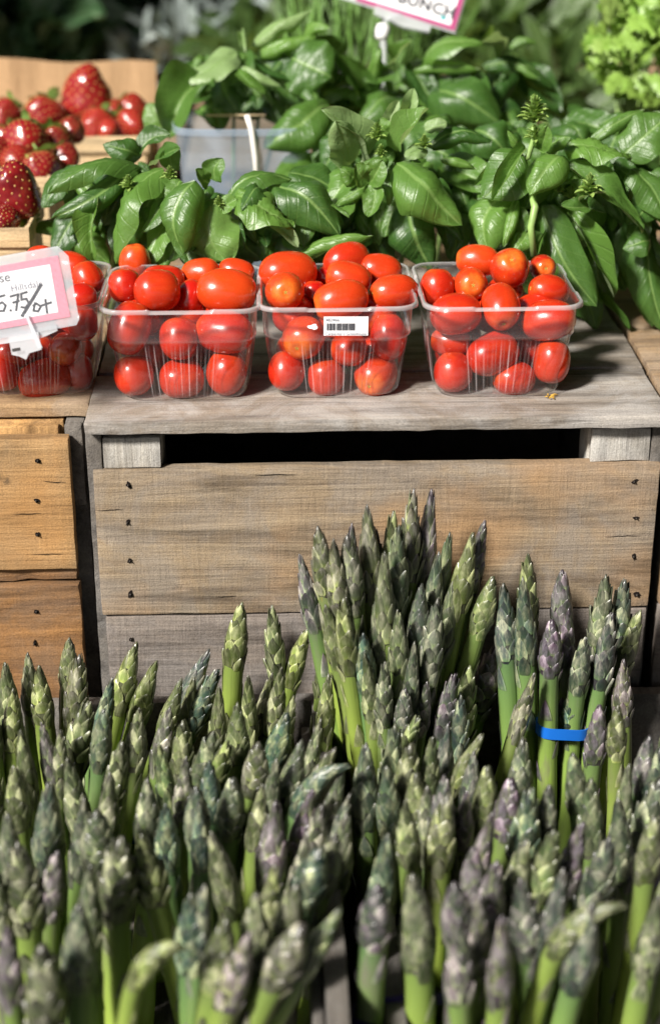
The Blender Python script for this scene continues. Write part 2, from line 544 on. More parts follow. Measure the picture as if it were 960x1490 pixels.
# strawberry, paper, cards
k = N('strawberry_skin')
nz = k.noise(k.coord(), 2.6, 5, 0.65)
r1 = k.attr('ripe')
c1 = k.mix(r1, (0.115, 0.004, 0.008, 1), (0.30, 0.014, 0.012, 1))
sz = k.n('ShaderNodeSeparateXYZ')
k.l(k.coord(), sz.inputs[0])
shl = k.ramp(k.math('ADD', k.math('MULTIPLY', sz.outputs[2], -1.0), k.math('MULTIPLY', nz, 0.4)), [(0.55, (0, 0, 0)), (0.95, (0.8, 0.8, 0.8))])
c1 = k.mix(shl, c1, (0.50, 0.15, 0.07, 1))
k.l(k.mix(k.ramp(nz, [(0.4, (0, 0, 0)), (0.75, (0.6, 0.6, 0.6))]), c1, (0.30, 0.02, 0.015, 1)), k.p.inputs['Base Color'])
k.set(Roughness=0.24)
k.p.inputs['Coat Weight'].default_value = 0.3
k.p.inputs['Coat Roughness'].default_value = 0.12
k.p.inputs['Subsurface Weight'].default_value = 0.1
k.p.inputs['Subsurface Radius'].default_value = (0.004, 0.001, 0.0006)
k.p.inputs['Subsurface Scale'].default_value = 1.0
M['berry'] = k.m
M['seed'] = simple('strawberry_seed', (0.50, 0.30, 0.08, 1), 0.45, 0.5)
k = N('kraft_paper')
co = k.coord()
cr = k.noise(k.mapping(co, scale=(3, 3, 0.5)), 14, 4, 0.6)
k.l(k.mix(k.noise(co, 160, 5, 0.7), (0.36, 0.225, 0.115, 1), (0.48, 0.31, 0.165, 1)), k.p.inputs['Base Color'])
k.set(Roughness=0.75)
k.l(k.bump(cr, 0.5, 0.006), k.p.inputs['Normal'])
M['kraft'] = k.m
M['white_card'] = simple('white_card', (0.82, 0.82, 0.84, 1), 0.6, 0.3, None, 0.03, 40)
M['pink_card'] = simple('pink_print', (0.66, 0.26, 0.33, 1), 0.6, 0.3, None, 0.10, 400)
M['magenta_card'] = simple('magenta_print', (0.36, 0.06, 0.17, 1), 0.6, 0.3)
M['grey_ink'] = simple('grey_ink', (0.17, 0.17, 0.21, 1), 0.7, 0.2)
M['dark_ink'] = simple('dark_ink', (0.05, 0.05, 0.06, 1), 0.7, 0.2)
M['marker'] = simple('marker_ink', (0.055, 0.055, 0.06, 1), 0.5, 0.3, None, 0.5, 300)
M['teal_ink'] = simple('teal_ink', (0.06, 0.35, 0.38, 1), 0.6, 0.3)
M['white_plastic'] = simple('white_plastic', (0.8, 0.8, 0.8, 1), 0.25, 0.5)
M['rubber_white'] = simple('white_tie', (0.75, 0.72, 0.66, 1), 0.5, 0.4)
k = N('clear_acrylic')
tr = k.n('ShaderNodeBsdfTransparent')
tr.inputs[0].default_value = (0.93, 0.94, 0.95, 1)
k.set(Roughness=0.12)
k.p.inputs['Base Color'].default_value = (0.75, 0.77, 0.8, 1)
mx = k.n('ShaderNodeMixShader')
mx.inputs[0].default_value = 0.38
k.l(tr.outputs[0], mx.inputs[1])
k.l(k.p.outputs[0], mx.inputs[2])
k.l(mx.outputs[0], k.out.inputs[0])
M['acrylic'] = k.m

# ------------------------------------------------------------------ the setting: ground
g = MB()
g.add([(-60, -60, -0.425), (60, -60, -0.425), (60, 60, -0.425), (-60, 60, -0.425)], [(0, 1, 2, 3)])
o = g.build('ground', M['asphalt'], smooth=False)
o['kind'] = 'structure'


# unseen roof added to block sky fill; sun comes in under its left side
cn = thing('added_shade_roof', 'added out-of-view canvas roof and curtains blocking sky light, open at the front and the left', 'light_blocker', (0, 0, -0.425))
CX0, CX1, CY0, CY1 = -0.61, 2.0, -4.6, 2.4
cv = MB()
nx_, ny_ = 24, 16
for sd_ in (0, 1):
    for j in range(ny_ + 1):
        for i in range(nx_ + 1):
            x_, y_ = CX0 + (CX1 - CX0) * i / nx_, CY0 + (CY1 - CY0) * j / ny_
            cv.v.append((x_, y_, 2.06 + 0.42 * (1 - abs(2 * i / nx_ - 1)) - 0.02 * math.sin(i * math.pi / 4) ** 2 + 0.004 * sd_))
            cv.uv.append((0, 0))
n1_ = (nx_ + 1) * (ny_ + 1)
for sd_ in (0, 1):
    for j in range(ny_):
        for i in range(nx_):
            a_ = sd_ * n1_ + j * (nx_ + 1) + i
            cv.f.append((a_, a_ + 1, a_ + nx_ + 2, a_ + nx_ + 1))
cv.build('canvas', M['canvas'], cn)
for bx_, nm_ in (((CX1 - 0.10, CX1 - 0.095, CY0 + .1, CY1 - .1), 'fill_blocker_side'), ((CX0 - 0.04, CX0 - 0.035, 0.78, CY1 - .1), 'fill_blocker_side'), ((CX0 + .1, CX1 - .1, CY1 - 0.095, CY1 - 0.09), 'fill_blocker_back')):  # curtains added out of view to cut side fill and darken the background
    wl = MB()
    wl.box(*bx_, 0.02, 2.04)
    wl.build(nm_, M['canvas'], cn, smooth=False)
for px_, py_ in ((CX0 + .05, CY0 + .05), (CX1 - .05, CY0 + .05), (CX0 - .04, CY1 - .05), (CX1 - .05, CY1 - .05)):
    pb = MB()
    pb.tube([(px_, py_, 0), (px_, py_, 2.08)], 0.02, 10)
    pb.build('blocker_pole', M['nail'], cn)


# ------------------------------------------------------------------ crates
def board(parent, name, x0, x1, y0, y1, z0, z1, mat, seed, amp=0.0007, bev=0.0011, label=None):
    m = plank_mesh(x0, x1, y0, y1, z0, z1, bev, amp, seed)
    o = link(name, setm(m, M[mat]), parent)
    if label:
        o['label'] = label
    return o


def nail_mesh(seed):
    """sunken nail head in a ragged dark hole with a short split above and below it"""
    rr = random.Random(seed)
    b = MB()
    n = 12
    ring = []
    for i in range(n):
        a = 2 * math.pi * i / n
        r = 0.0027 * rr.uniform(0.65, 1.25)
        ring.append((r * math.cos(a) * 0.85, -0.0004, r * math.sin(a) * rr.uniform(0.9, 1.35)))
    v = ring + [(p[0] * 0.75, 0.0018, p[2] * 0.75) for p in ring] + [(0, 0.002, 0)]
    f = [(i, n + i, n + (i + 1) % n, (i + 1) % n) for i in range(n)] + [(n + i, 2 * n, n + (i + 1) % n) for i in range(n)]
    b.add(v, f)
    v = [(p[0] * 1.02, -0.0004, p[2] * 1.02) for p in ring] + [(0, -0.0003, 0)]
    b.add(v, [(i, (i + 1) % n, n) for i in range(n)])
    return setm(mesh_of('nail_hole', b.v, b.f, False), M['hole'])


NAILS = [nail_mesh(i) for i in range(5)]
hb = MB()
hb.tube([(0, -0.0016, 0), (0, -0.0008, 0), (0.0001, 0.001, 0)], [0.0007, 0.0011, 0.0009], 8)
NAILHEAD = setm(mesh_of('nail_head', hb.v, hb.f), M['nail'])


def nails(parent, pts, y):
    for i, (px, py) in enumerate(pts):
        p = at(px, py, y=y)
        o = link('nail', NAILS[(i * 3 + int(px)) % 5], parent, p + Vector((0, -0.0006, 0)))
        o.rotation_euler = (0, random.uniform(0, 6), 0)
        o.scale = (random.uniform(.5, .85), 1, random.uniform(.55, .95))
        h = link('nail_head', NAILHEAD, o, (random.uniform(-0.0006, 0.0006), -0.0004, random.uniform(-0.0006, 0.0006)))


def splits(parent, items, y):
    """drying cracks along the grain: (px, py, length m, lean)"""
    for (px, py, ln, up) in items:
        p = at(px, py, y=y)
        b = MB()
        n = 9
        top, bot = [], []
        for i in range(n):
            t = i / (n - 1)
            w_ = 0.00028 * math.sin(math.pi * t) ** 0.6
            zz = up * ln * t + random.uniform(-.0003, .0003)
            top.append((ln * (t - .5), -0.0007, zz + w_))
            bot.append((ln * (t - .5), -0.0007, zz - w_))
        b.add(bot + top, [(i, i + 1, n + i + 1, n + i) for i in range(n - 1)])
        o = b.build('split', M['hole'], parent, p, smooth=False)


X = lambda px, py, y: at(px, py, y=y).x

# middle crate: weathered grey, slotted top
XL, XR = X(127, 620, 0), X(972, 612, 0)
mc = thing('wooden_crate', 'weathered grey-brown crate with a long dark slot under its top boards', 'crate')
yb = -0.006
for i, (d, s) in enumerate(((0.104, 1), (0.098, 2), (0.10, 3), (0.09, 4))):
    board(mc, 'top_board', XL - (0.0015 if i != 1 else 0), XR + 0.001 * (i % 2), yb, yb + d - 0.003, -0.0095 + 0.0006 * (i % 2), 0.0006 * (i % 2), 'top_wood', 3.1 * s, 0.0008, 0.0014)
    yb += d
YB = yb
zt = at(480, 681, y=0).z
zb = at(480, 890, y=0).z
fb = board(mc, 'front_board', XL + 0.002, XR - 0.003, 0, 0.013, zb, zt, 'face_wood', 5.5)
fb2 = board(mc, 'front_board', XL + 0.0045, XR - 0.004, 0.0005, 0.0135, zb - 0.124, zb - 0.0022, 'low_wood', 8.2, label='greyer lower front board')
board(mc, 'front_board', XL + 0.003, XR - 0.003, 0.001, 0.013, -0.41, zb - 0.1275, 'low_wood', 9.4)
nails(fb, [(187, 705), (186, 759), (189, 815), (190, 864), (922, 700), (924, 753), (921, 809), (925, 864)], 0.0)
splits(fb, [(160, 742, .022, .03), (905, 780, .03, .02), (400, 690, .035, .0), (330, 868, .016, .05)], 0.0)
nails(fb2, [(191, 930), (193, 985)], 0.0005)
# corner posts and the end walls of the crate
xa, xb = X(151, 660, 0.006), X(236, 660, 0.006)
board(mc, 'corner_post', xa, xb, 0.0075 + 0.006, 0.048, -0.40, -0.0155, 'post_wood', 1.2, 0.0008)
board(mc, 'corner_post', xa, xb - 0.001, 0.004, 0.0132, zt + 0.0005, -0.0158, 'post_wood', 2.2, 0.0009)
board(mc, 'end_wall', X(126, 660, 0.004), xa - 0.001, 0.004, YB - 0.01, -0.40, -0.0105, 'bin_wood', 3.2)
xa2, xb2 = X(858, 650, 0.006), X(944, 650, 0.006)
board(mc, 'corner_post', xa2, xb2, 0.0137, 0.048, -0.40, -0.0135, 'post_wood', 4.2, 0.0008)
board(mc, 'corner_post', xa2 + 0.001, xb2, 0.004, 0.0132, zt + 0.0005, -0.0138, 'post_wood', 5.2, 0.0012)
board(mc, 'end_wall', xb2 + 0.001, XR - 0.002, 0.004, YB - 0.01, -0.40, -0.0105, 'bin_wood', 6.2)
board(mc, 'back_wall', XL + 0.003, XR - 0.003, YB - 0.009, YB + 0.003, -0.40, -0.011, 'dark_wood', 7.2)
board(mc, 'crate_floor', xa, xb2, 0.05, YB - 0.012, -0.41, -0.40, 'dark_wood', 7.7)

# left crate: warm tan pine
lc = thing('wooden_crate', 'warm tan pine crate at the left with a chipped split between its front boards', 'crate')
xr = X(123, 600, 0.004)
yb = 0.035
for i, d in enumerate((0.085, 0.09, 0.09, 0.085)):
    board(lc, 'top_board', xr - 0.30, xr - 0.0015 * (i % 2), yb, yb + d - 0.003, -0.011, -0.0005 - 0.0006 * (i % 2), 'tan_top', 11.3 + i, 0.0009, 0.0015)
    yb += d
lx = X(104, 700, 0.009)
z1, z2, z3 = at(60, 640, y=0.008).z, at(60, 829, y=0.008).z, at(60, 853, y=0.006).z
lf = board(lc, 'front_board', lx - 0.30, lx, 0.008, 0.021, z2, z1, 'tan_wood', 12.7)
lf2 = board(lc, 'front_board', lx - 0.30, lx + 0.0005, 0.006, 0.0195, z3 - 0.118, z3, 'tan_low', 13.9, 0.0014, label='weathered lower front board, darkened to stand for shade')
board(lc, 'front_board', lx - 0.30, lx, 0.008, 0.02, -0.41, z3 - 0.122, 'tan_low', 14.4)
# splintered strip left in the joint of the two boards
board(lc, 'broken_strip', lx - 0.30, lx - 0.001, 0.0125, 0.0215, z3 + 0.0015, z2 - 0.0015, 'tan_low', 21.4, 0.0022, 0.0008)
nails(lf, [(55, 670), (54, 728), (55, 777), (-30, 700)], 0.008)
splits(lf, [(40, 748, .022, .04), (80, 700, .018, -.05), (70, 806, .026, .02)], 0.008)
nails(lf2, [(53, 889), (51, 935)], 0.006)
board(lc, 'corner_post', lx - 0.075, X(87, 620, 0.012), 0.033, 0.062, -0.40, -0.0135, 'tan_post', 15.1)
board(lc, 'corner_block', lx - 0.0735, X(86, 620, 0.03), 0.0245, 0.0325, z2, -0.0145, 'tan_post', 16.3)
board(lc, 'end_wall', X(91, 620, 0.012), X(118, 620, 0.012), 0.030, 0.38, -0.40, -0.0125, 'bin_wood', 16.9)
board(lc, 'end_wall', X(91, 620, 0.012), X(116, 620, 0.012), 0.0225, 0.0295, z2 + 0.047, -0.013, 'bin_wood', 18.9)
board(lc, 'back_wall', lx - 0.30, lx, 0.381, 0.392, -0.40, -0.0125, 'dark_wood', 17.2)

# right crate
rc = thing('wooden_crate', 'brown crate at the right edge beyond the diagonal seam in the table top', 'crate')
x0 = XR + 0.0045
yb = -0.002
for i, d in enumerate((0.098, 0.10, 0.10, 0.09)):
    board(rc, 'top_board', x0 + 0.001 * (i % 2), x0 + 0.26, yb, yb + d - 0.003, -0.010 + 0.0006 * (i % 2), 0.0003, 'tan_top', 31.3 + i, 0.0008, 0.0014)
    yb += d
board(rc, 'front_board', x0 + 0.002, x0 + 0.26, 0.003, 0.015, zb, zt, 'face_wood', 33.1)
board(rc, 'front_board', x0 + 0.002, x0 + 0.26, 0.003, 0.015, -0.41, zb - 0.003, 'low_wood', 34.1)
board(rc, 'end_wall', x0 + 0.002, x0 + 0.014, 0.0165, 0.37, -0.40, -0.0115, 'bin_wood', 35.1)
board(rc, 'back_wall', x0, x0 + 0.26, 0.372, 0.383, -0.40, -0.0115, 'dark_wood', 36.1)

# the crates behind carry the herbs
for j, (xx, lab) in enumerate(((-0.62, 'crate behind at the left under the kraft paper box'), (-0.145, 'crate behind in the middle under the back row of basil'), (0.33, 'crate behind at the right under the parsley'))):
    bc = thing('wooden_crate', lab, 'crate', (0, 0, 0), 'crates of the back row')
    yb = YB + 0.012
    for i in range(12):
        board(bc, 'top_board', xx, xx + 0.465, yb, yb + 0.117, -0.013, -0.001, 'tan_top', 41 + j * 5 + i, 0.0006, 0.0014)
        yb += 0.12
    board(bc, 'end_wall', xx + 0.002, xx + 0.014, YB + 0.013, yb - 0.005, -0.42, -0.0145, 'dark_wood', 44 + j)
    board(bc, 'end_wall', xx + 0.451, xx + 0.463, YB + 0.013, yb - 0.005, -0.42, -0.0145, 'dark_wood', 45 + j)


# ------------------------------------------------------------------ tomato baskets
def basket_mesh():
    S0, S1, S2, S3 = 0.0475, 0.0530, 0.0548, 0.0570     # half widths: base, top of ribs, above ledge, rim
    prof = []                                            # (half width, z, flute amount, whitening painted in for sheen)
    prof += [(0.012, 0.0016, 0, 0), (0.030, 0.0012, 0, 0), (0.038, 0.0020, 0, 0.05), (S0 - 0.0055, 0.0008, 0.0, 0.1), (S0 - 0.0015, 0.0022, 0.25, 0.08), (S0, 0.0055, 0.7, 0.03)]
    for i in range(1, 9):
        t = i / 9
        prof.append((S0 + (S1 - S0) * t, 0.0055 + 0.041 * t, 1 if i < 8 else 0.75, 0.0))
    prof += [(S1, 0.0468, 0.15, 0.0), (S1 + 0.0002, 0.0482, 0, 0.30), (S2 - 0.0002, 0.0492, 0, 0.40), (S2, 0.0505, 0, 0.16)]
    for i in range(1, 5):
        t = i / 4
        prof.append((S2 + (S3 - 0.0012 - S2) * t, 0.0505 + 0.0225 * t, 0, 0.06))
    prof += [(S3 - 0.0004, 0.0742, 0, 0.2), (S3 + 0.0006, 0.0750, 0, 0.8), (S3 + 0.0018, 0.0749, 0, 0.9), (S3 + 0.0024, 0.0742, 0, 0.9), (S3 + 0.0026, 0.0718, 0, 0.4)]
    nside, ncor = 96, 7
    v, f, uv = [], [], []
    ring = 0
    for (h, z, fl, hz) in prof:
        rc_ = min(0.016, h * 0.6)
        row = []
        for sd_ in range(4):
            for i in range(nside):
                u = -1 + 2 * i / (nside - 1)
                row.append((u * (h - rc_), -h, 'f', u))
            for j in range(1, ncor):
                a = (math.pi / 2) * j / ncor
                row.append((h - rc_ + rc_ * math.sin(a), -h + rc_ - rc_ * math.cos(a), 'c', 0))
            pts = row[-(nside + ncor - 1):]
            ang = sd_ * math.pi / 2
            for (x, y, kd, u) in pts:
                dz, dy, hx = 0.0, 0.0, 0.0
                if kd == 'f':
                    if fl:
                        q = (u + 0.78) / 1.56 * 9.0
                        if 0 <= q <= 9:
                            w_ = abs((q % 1.0) - 0.5)
                            dy = -0.0013 * fl * max(0.0, min(1.0, (0.26 - w_) / 0.09))
                            hx = 0.6 * fl * math.exp(-((w_ - 0.21) / 0.04) ** 2)  # rib flanks whitened as painted highlights
                    if z > 0.0735 and abs(u) < 0.56:
                        dz = -0.0022 * min(1, (0.56 - abs(u)) / 0.05) * (1 if h > S3 + 0.0015 else 0.35)
                yy = y + dy
                v.append((x * math.cos(ang) - yy * math.sin(ang), x * math.sin(ang) + yy * math.cos(ang), z + dz))
                uv.append((0.5, hz + hx))
        ring = len(row)
    for i in range(len(prof) - 1):
        for k_ in range(ring):
            f.append((i * ring + k_, i * ring + (k_ + 1) % ring, (i + 1) * ring + (k_ + 1) % ring, (i + 1) * ring + k_))
    f.append(tuple(range(ring - 1, -1, -1)))
    return setm(mesh_of('basket_shell', v, f, True, uv), M['plastic'])


BASKET = basket_mesh()
basket_spec = [
    ('clear plastic pint basket of tomatoes half hidden behind the pink price card', 27, 448, 0.0),
    ('clear plastic pint basket of tomatoes between the price card and the barcoded basket', 262, 453, 0.0),
    ('clear plastic pint basket of tomatoes with a white barcode sticker on its front', 492, 449, 0.0),
    ('clear plastic pint basket of tomatoes standing alone at the right end of the row', 734, 448, 0.6),
]
baskets = []
for lab, px, py, rot in basket_spec:
    p = at(px, py, z=0.0745)
    t = tag(link('tomato_basket', BASKET, None, (p.x, p.y + 0.058, 0.0006)), lab, 'basket', 'plastic tomato baskets in a row')
    t.rotation_euler = (0, 0, R(rot))
    baskets.append(t)

# sticker on the third basket
bk = baskets[2]
tilt = math.atan2(0.0570 - 0.0475, 0.07)
stk = MB()
sw, sh, nn = 0.0162, 0.0071, 8
stk.add([(-sw, 0, -sh), (sw, 0, -sh), (sw, 0, sh), (-sw, 0, sh), (-sw, 0.0002, -sh), (sw, 0.0002, -sh), (sw, 0.0002, sh), (-sw, 0.0002, sh)], [(0, 1, 2, 3), (7, 6, 5, 4), (0, 4, 5, 1), (1, 5, 6, 2), (2, 6, 7, 3), (3, 7, 4, 0)])
sp_ = at(503, 473, y=bk.location.y - 0.0568)
st_o = stk.build('sticker', M['white_card'], bk, sp_ - Vector(bk.location), smooth=False)
st_o.rotation_euler = (-R(4.0), R(0.6), 0)
st_o.location.y = -0.0592


def text(body, size, mat, parent, x, z, y=-0.0003, name='lettering', rot=0.0, space=1.0, align='LEFT', bold=0.0):
    c = bpy.data.curves.new(name, 'FONT')
    c.body = body
    c.size = size
    c.align_x = align
    c.space_character = space
    c.resolution_u = 3
    c.offset = bold
    tmp = bpy.data.objects.new('tmp', c)
    C.objects.link(tmp)
    bpy.context.view_layer.update()
    m = bpy.data.meshes.new_from_object(tmp.evaluated_get(bpy.context.evaluated_depsgraph_get()))
    bpy.data.objects.remove(tmp)
    bpy.data.curves.remove(c)
    m.name = name
    setm(m, mat)
    o = bpy.data.objects.new(name, m)
    C.objects.link(o)
    o.parent = parent
    o.location = (x, y, z)
    o.rotation_euler = (math.pi / 2, -rot, 0)
    return o


text('482466', 0.0034, M['grey_ink'], st_o, -0.0150, 0.0036)
text("Carpenter's Greenhouse", 0.0030, M['grey_ink'], st_o, -0.0152, -0.0066)
bb = MB()
rr = random.Random(5)
x = -0.0140
while x < 0.0060:
    w_ = rr.choice((0.0002, 0.0003, 0.0003, 0.0006, 0.0008))
    bb.add([(x, -0.0003, -0.0032), (x + w_, -0.0003, -0.0032), (x + w_, -0.0003, 0.0022), (x, -0.0003, 0.0022)], [(0, 1, 2, 3)])
    x += w_ + rr.choice((0.0002, 0.0003, 0.0005))
bb.build('barcode', M['dark_ink'], st_o, smooth=False)
ts = MB()
rg = [(0.0038 * math.cos(a) * random.uniform(0.75, 1.1), -0.0001, 0.0022 * math.sin(a) * random.uniform(0.6, 1.2)) for a in [i * math.pi / 7 for i in range(14)]]
ts.add(rg + [(p[0], 0.0001, p[2]) for p in rg], [tuple(range(14)), tuple(range(27, 13, -1))] + [(i, 14 + i, 14 + (i + 1) % 14, (i + 1) % 14) for i in range(14)])
pp = at(455, 474, y=bk.location.y - 0.0568) - Vector(bk.location)
to = ts.build('sticker_scrap', M['white_card'], bk, (pp.x, -0.0592, pp.z), smooth=False)
to.rotation_euler = (-R(4), 0, 0)


# ------------------------------------------------------------------ tomatoes
def tomato_mesh(elong, seed):
    rr = random.Random(seed)
    nr, ns = 26, 32
    v, f = [], []
    lob = rr.uniform(0.0, 0.02)
    pw = rr.uniform(2.05, 2.5)
    ax = rr.uniform(-0.06, 0.06)
    for i in range(nr + 1):
        th = math.pi * i / nr
        c_, s_ = math.cos(th), math.sin(th)
        rad = abs(s_) ** (2 / pw)
        z = math.copysign(abs(c_) ** (2 / pw), c_)
        if c_ > 0:                                    # shoulder dimple at the stem end
            z -= 0.11 * math.exp(-(rad / 0.24) ** 2)
        for j in range(ns):
            a = 2 * math.pi * j / ns
            rj = rad * (1 + lob * math.cos(3 * a + seed) + 0.012 * math.cos(2 * a + 2 * seed)) * (1 + ax * z)
            dn = 1 + 0.035 * noise.noise(Vector((rj * math.cos(a) * 1.3 + seed * 2.1, rj * math.sin(a) * 1.3, z * 1.3)))
            v.append((dn * rj * math.cos(a), dn * rj * math.sin(a), z * elong))
    for i in range(nr):
        for j in range(ns):
            f.append((i * ns + j, (i + 1) * ns + j, (i + 1) * ns + (j + 1) % ns, i * ns + (j + 1) % ns))
    return np.array(v), f, elong


TOMS = {}


def tomato_obj(i, rx, rl):
    key = (i % 7, round(rl / rx, 1))
    v, f, e = tomato_mesh(rl / rx, i)
    m = setm(mesh_of('plum_tomato', v * rx, f), M['tomato'])
    return m


sc_b = MB()
sc_b.tube([(0, 0, -0.0004), (0, 0, 0.0001), (0, 0, 0.0004)], [0.0014, 0.0013, 0.0006], 10)
for a in range(5):
    th = a * 2 * math.pi / 5
    sc_b.tube([(0.0008 * math.cos(th), 0.0008 * math.sin(th), 0.0002), (0.0021 * math.cos(th), 0.0021 * math.sin(th), 0.0003)], [0.0004, 0.0001], 4)
SCAR = setm(mesh_of('stem_scar', sc_b.v, sc_b.f), M['scar'])

# (px, py, half width px, half height px, in-plane turn deg of the long axis, y offset from the basket front, scar facing, ripeness, words)
T2 = [
    (195, 546, 29, 30, 0, .019, 0, .35, 'round tomato at the left of the bottom row'),
    (265, 551, 33, 30, 0, .019, 0, .35, 'round tomato in the middle of the bottom row'),
    (330, 542, 30, 34, 8, .019, 0, .4, 'upright tomato at the right of the bottom row'),
    (189, 477, 31, 40, 20, .021, 0, .3, 'long leaning tomato at the left of the second row'),
    (261, 493, 28, 31, 0, .020, 0, .2, 'small tomato in the middle of the second row'),
    (326, 483, 43, 29, -2, .022, 0, .15, 'long lying tomato at the right of the second row'),
    (229, 424, 34, 31, 0, .044, 0, .45, 'big round shiny tomato on top at the left'),
    (330, 424, 44, 28, -8, .044, 0, .95, 'long orange-red tomato lying on top at the right'),
    (182, 416, 24, 25, 0, .062, 0, .1, 'dark red tomato in the back left top corner'),
    (277, 433, 22, 28, 20, .056, 0, .05, 'dark tomato sunk between the two big top ones'),
    (238, 409, 32, 18, -5, .080, 0, .2, 'half hidden tomato behind the big round one'),
    (292, 397, 29, 21, 10, .088, 0, .8, 'orange tomato in the middle of the back'),
    (344, 396, 27, 19, -12, .088, 0, .7, 'oval tomato at the back right corner of the top'),
]
T3 = [
    (417, 539, 27, 30, 0, .019, 0, .2, 'round tomato at the left of the bottom row'),
    (474, 549, 27, 28, 0, .019, 0, .3, 'round tomato in the middle of the bottom row'),
    (547, 544, 37, 31, -28, .021, 1, .5, 'big yellow-ended tomato at the right of the bottom row'),
    (442, 491, 31, 33, 0, .021, 1, .7, 'yellow-ended tomato at the left of the second row'),
    (507, 508, 27, 26, 0, .020, 0, .35, 'small tomato below the sticker'),
    (565, 490, 27, 35, 0, .022, 0, .1, 'tall upright tomato at the right of the second row'),
    (414, 424, 33, 29, 0, .040, 2, .9, 'round orange tomato facing us with its stem scar'),
    (496, 437, 41, 26, 12, .036, 0, .75, 'long tomato leaning on the front rim above the sticker'),
    (419, 397, 43, 24, -4, .078, 0, .7, 'long tomato lying across the back left'),
    (457, 427, 18, 19, 0, .066, 0, 0., 'small dark tomato sunk behind the front ones'),
    (507, 405, 34, 22, -10, .066, 0, .6, 'oval tomato in the middle of the heap'),
    (504, 379, 36, 20, 10, .094, 0, .35, 'highest tomato at the back of the heap'),
    (553, 394, 33, 20, -12, .088, 0, .6, 'oval tomato at the back right of the heap'),
    (573, 425, 36, 25, 0, .046, 0, .6, 'egg shaped tomato at the right end of the heap'),
    (474, 404, 17, 16, 0, .090, 0, 0., 'small dark tomato in the gap at the back'),
]
T4 = [
    (659, 541, 29, 30, 0, .019, 0, .2, 'round tomato at the left of the bottom row'),
    (747, 551, 32, 27, -5, .019, 0, .2, 'lying tomato in the middle of the bottom row'),
    (802, 525, 27, 33, 5, .020, 0, .45, 'upright tomato at the right of the bottom row'),
    (716, 515, 40, 31, 15, .022, 0, .25, 'big slanting tomato in the middle of the second row'),
    (655, 497, 30, 22, 0, .034, 0, .3, 'tomato seen below the ledge at the left of the second row'),
    (663, 457, 38, 31, 6, .024, 0, .3, 'big oval tomato at the left of the rim'),
    (728, 446, 29, 37, 0, .028, 3, .5, 'upright tomato with a brown stem scar behind the rim'),
    (797, 466, 41, 31, 15, .024, 0, .3, 'big slanting tomato at the right of the rim'),
    (636, 417, 25, 27, 0, .062, 0, .25, 'rounded tomato at the back left corner of the heap'),
    (684, 414, 29, 25, 0, .062, 2, .7, 'tomato with a small green scar in the middle of the heap'),
    (694, 379, 32, 21, 0, .095, 0, .85, 'orange-ended tomato at the back of the heap'),
    (741, 391, 33, 29, -10, .078, 4, .45, 'top tomato of the heap with a yellow eye'),
    (789, 390, 26, 18, -8, .098, 2, .2, 'dark tomato against the basil leaves at the back right'),
    (798, 423, 31, 24, -10, .058, 0, .25, 'kidney shaped tomato at the right end of the heap'),
]
T1 = [
    (66, 552, 40, 25, 6, .020, 0, .35, 'long lying tomato at the right of the bottom row'),
    (4, 540, 26, 29, 0, .019, 0, .15, 'tomato cut by the left edge of the photo'),
    (112, 541, 24, 28, 0, .030, 0, .1, 'dark tomato in the bottom right corner'),
    (95, 508, 26, 24, -20, .026, 1, .6, 'tomato with a glowing yellow stem end in the second row'),
    (20, 512, 32, 26, 10, .026, 0, .3, 'tomato just below the clip of the card'),
    (121, 470, 22, 26, 0, .030, 0, .3, 'tomato seen through the upper right of the plastic wall'),
    (119, 434, 24, 22, 0, .042, 0, .1, 'tomato touching the front rim beside the card'),
    (128, 405, 23, 25, -25, .066, 0, .3, 'shiny tomato in the back right corner of the heap'),
    (103, 388, 30, 16, -8, .094, 0, .3, 'flat looking tomato at the back of the heap'),
    (60, 375, 22, 18, 0, .088, 0, .7, 'orange tomato peeping over the top of the card'),
    (70, 440, 28, 24, 0, .046, 0, .3, 'tomato behind the right half of the card'),
    (14, 436, 28, 24, 0, .046, 0, .3, 'tomato behind the lettering of the card'),
]
where = ['in the price card basket', 'in the basket second from left', 'in the barcoded basket', 'in the rightmost basket']
idx = 0
for bi, TT in enumerate((T1, T2, T3, T4)):
    fy = baskets[bi].location.y - 0.050
    placed = []
    for (px, py, rx, ry, rot, yo, scar, ripe, words) in TT:
        idx += 1
        y = fy + yo
        p = at(px, py, y=y)
        sc = depth(p) / FPX
        big, small = max(rx, ry) * sc, min(rx, ry) * sc
        small = max(small, big * 0.74)
        rl = big
        m = tomato_obj(idx, small, rl)
        o = link('plum_tomato', m, None, p)
        horizontal = rx >= ry
        if scar:                         # stem end turned toward us
            tilt_ = {1: (-0.35, -0.9, -0.25), 2: (0.05, -0.97, 0.25), 3: (0.05, -0.85, -0.5), 4: (-0.02, -0.75, 0.66)}[scar]
            ax = Vector(tilt_).normalized()
        elif horizontal:
            a = R(rot)
            sgn = 1 if idx % 3 else -1
            ax = Vector((math.cos(a) * sgn, random.uniform(-0.25, 0.45), math.sin(a) * sgn)).normalized()
        else:
            a = R(rot)
            ax = Vector((math.sin(a), 0.35 + random.uniform(-0.2, 0.2), math.cos(a))).normalized()
        o.rotation_euler = (ax.to_track_quat('Z', 'X')).to_euler()
        o['ripe'] = float(ripe) * 0.75
        o['half'] = float(rl)
        o['blush'] = 0.55 if scar in (1, 2, 4) else (0.4 if ripe > 0.65 else 0.15)
        tag(o, words + ' ' + where[bi], 'tomato', 'plum tomatoes in the plastic baskets')
        placed.append((o, p, small, rl))
        s = link('stem_scar', SCAR, o, (0, 0, rl * 0.895))
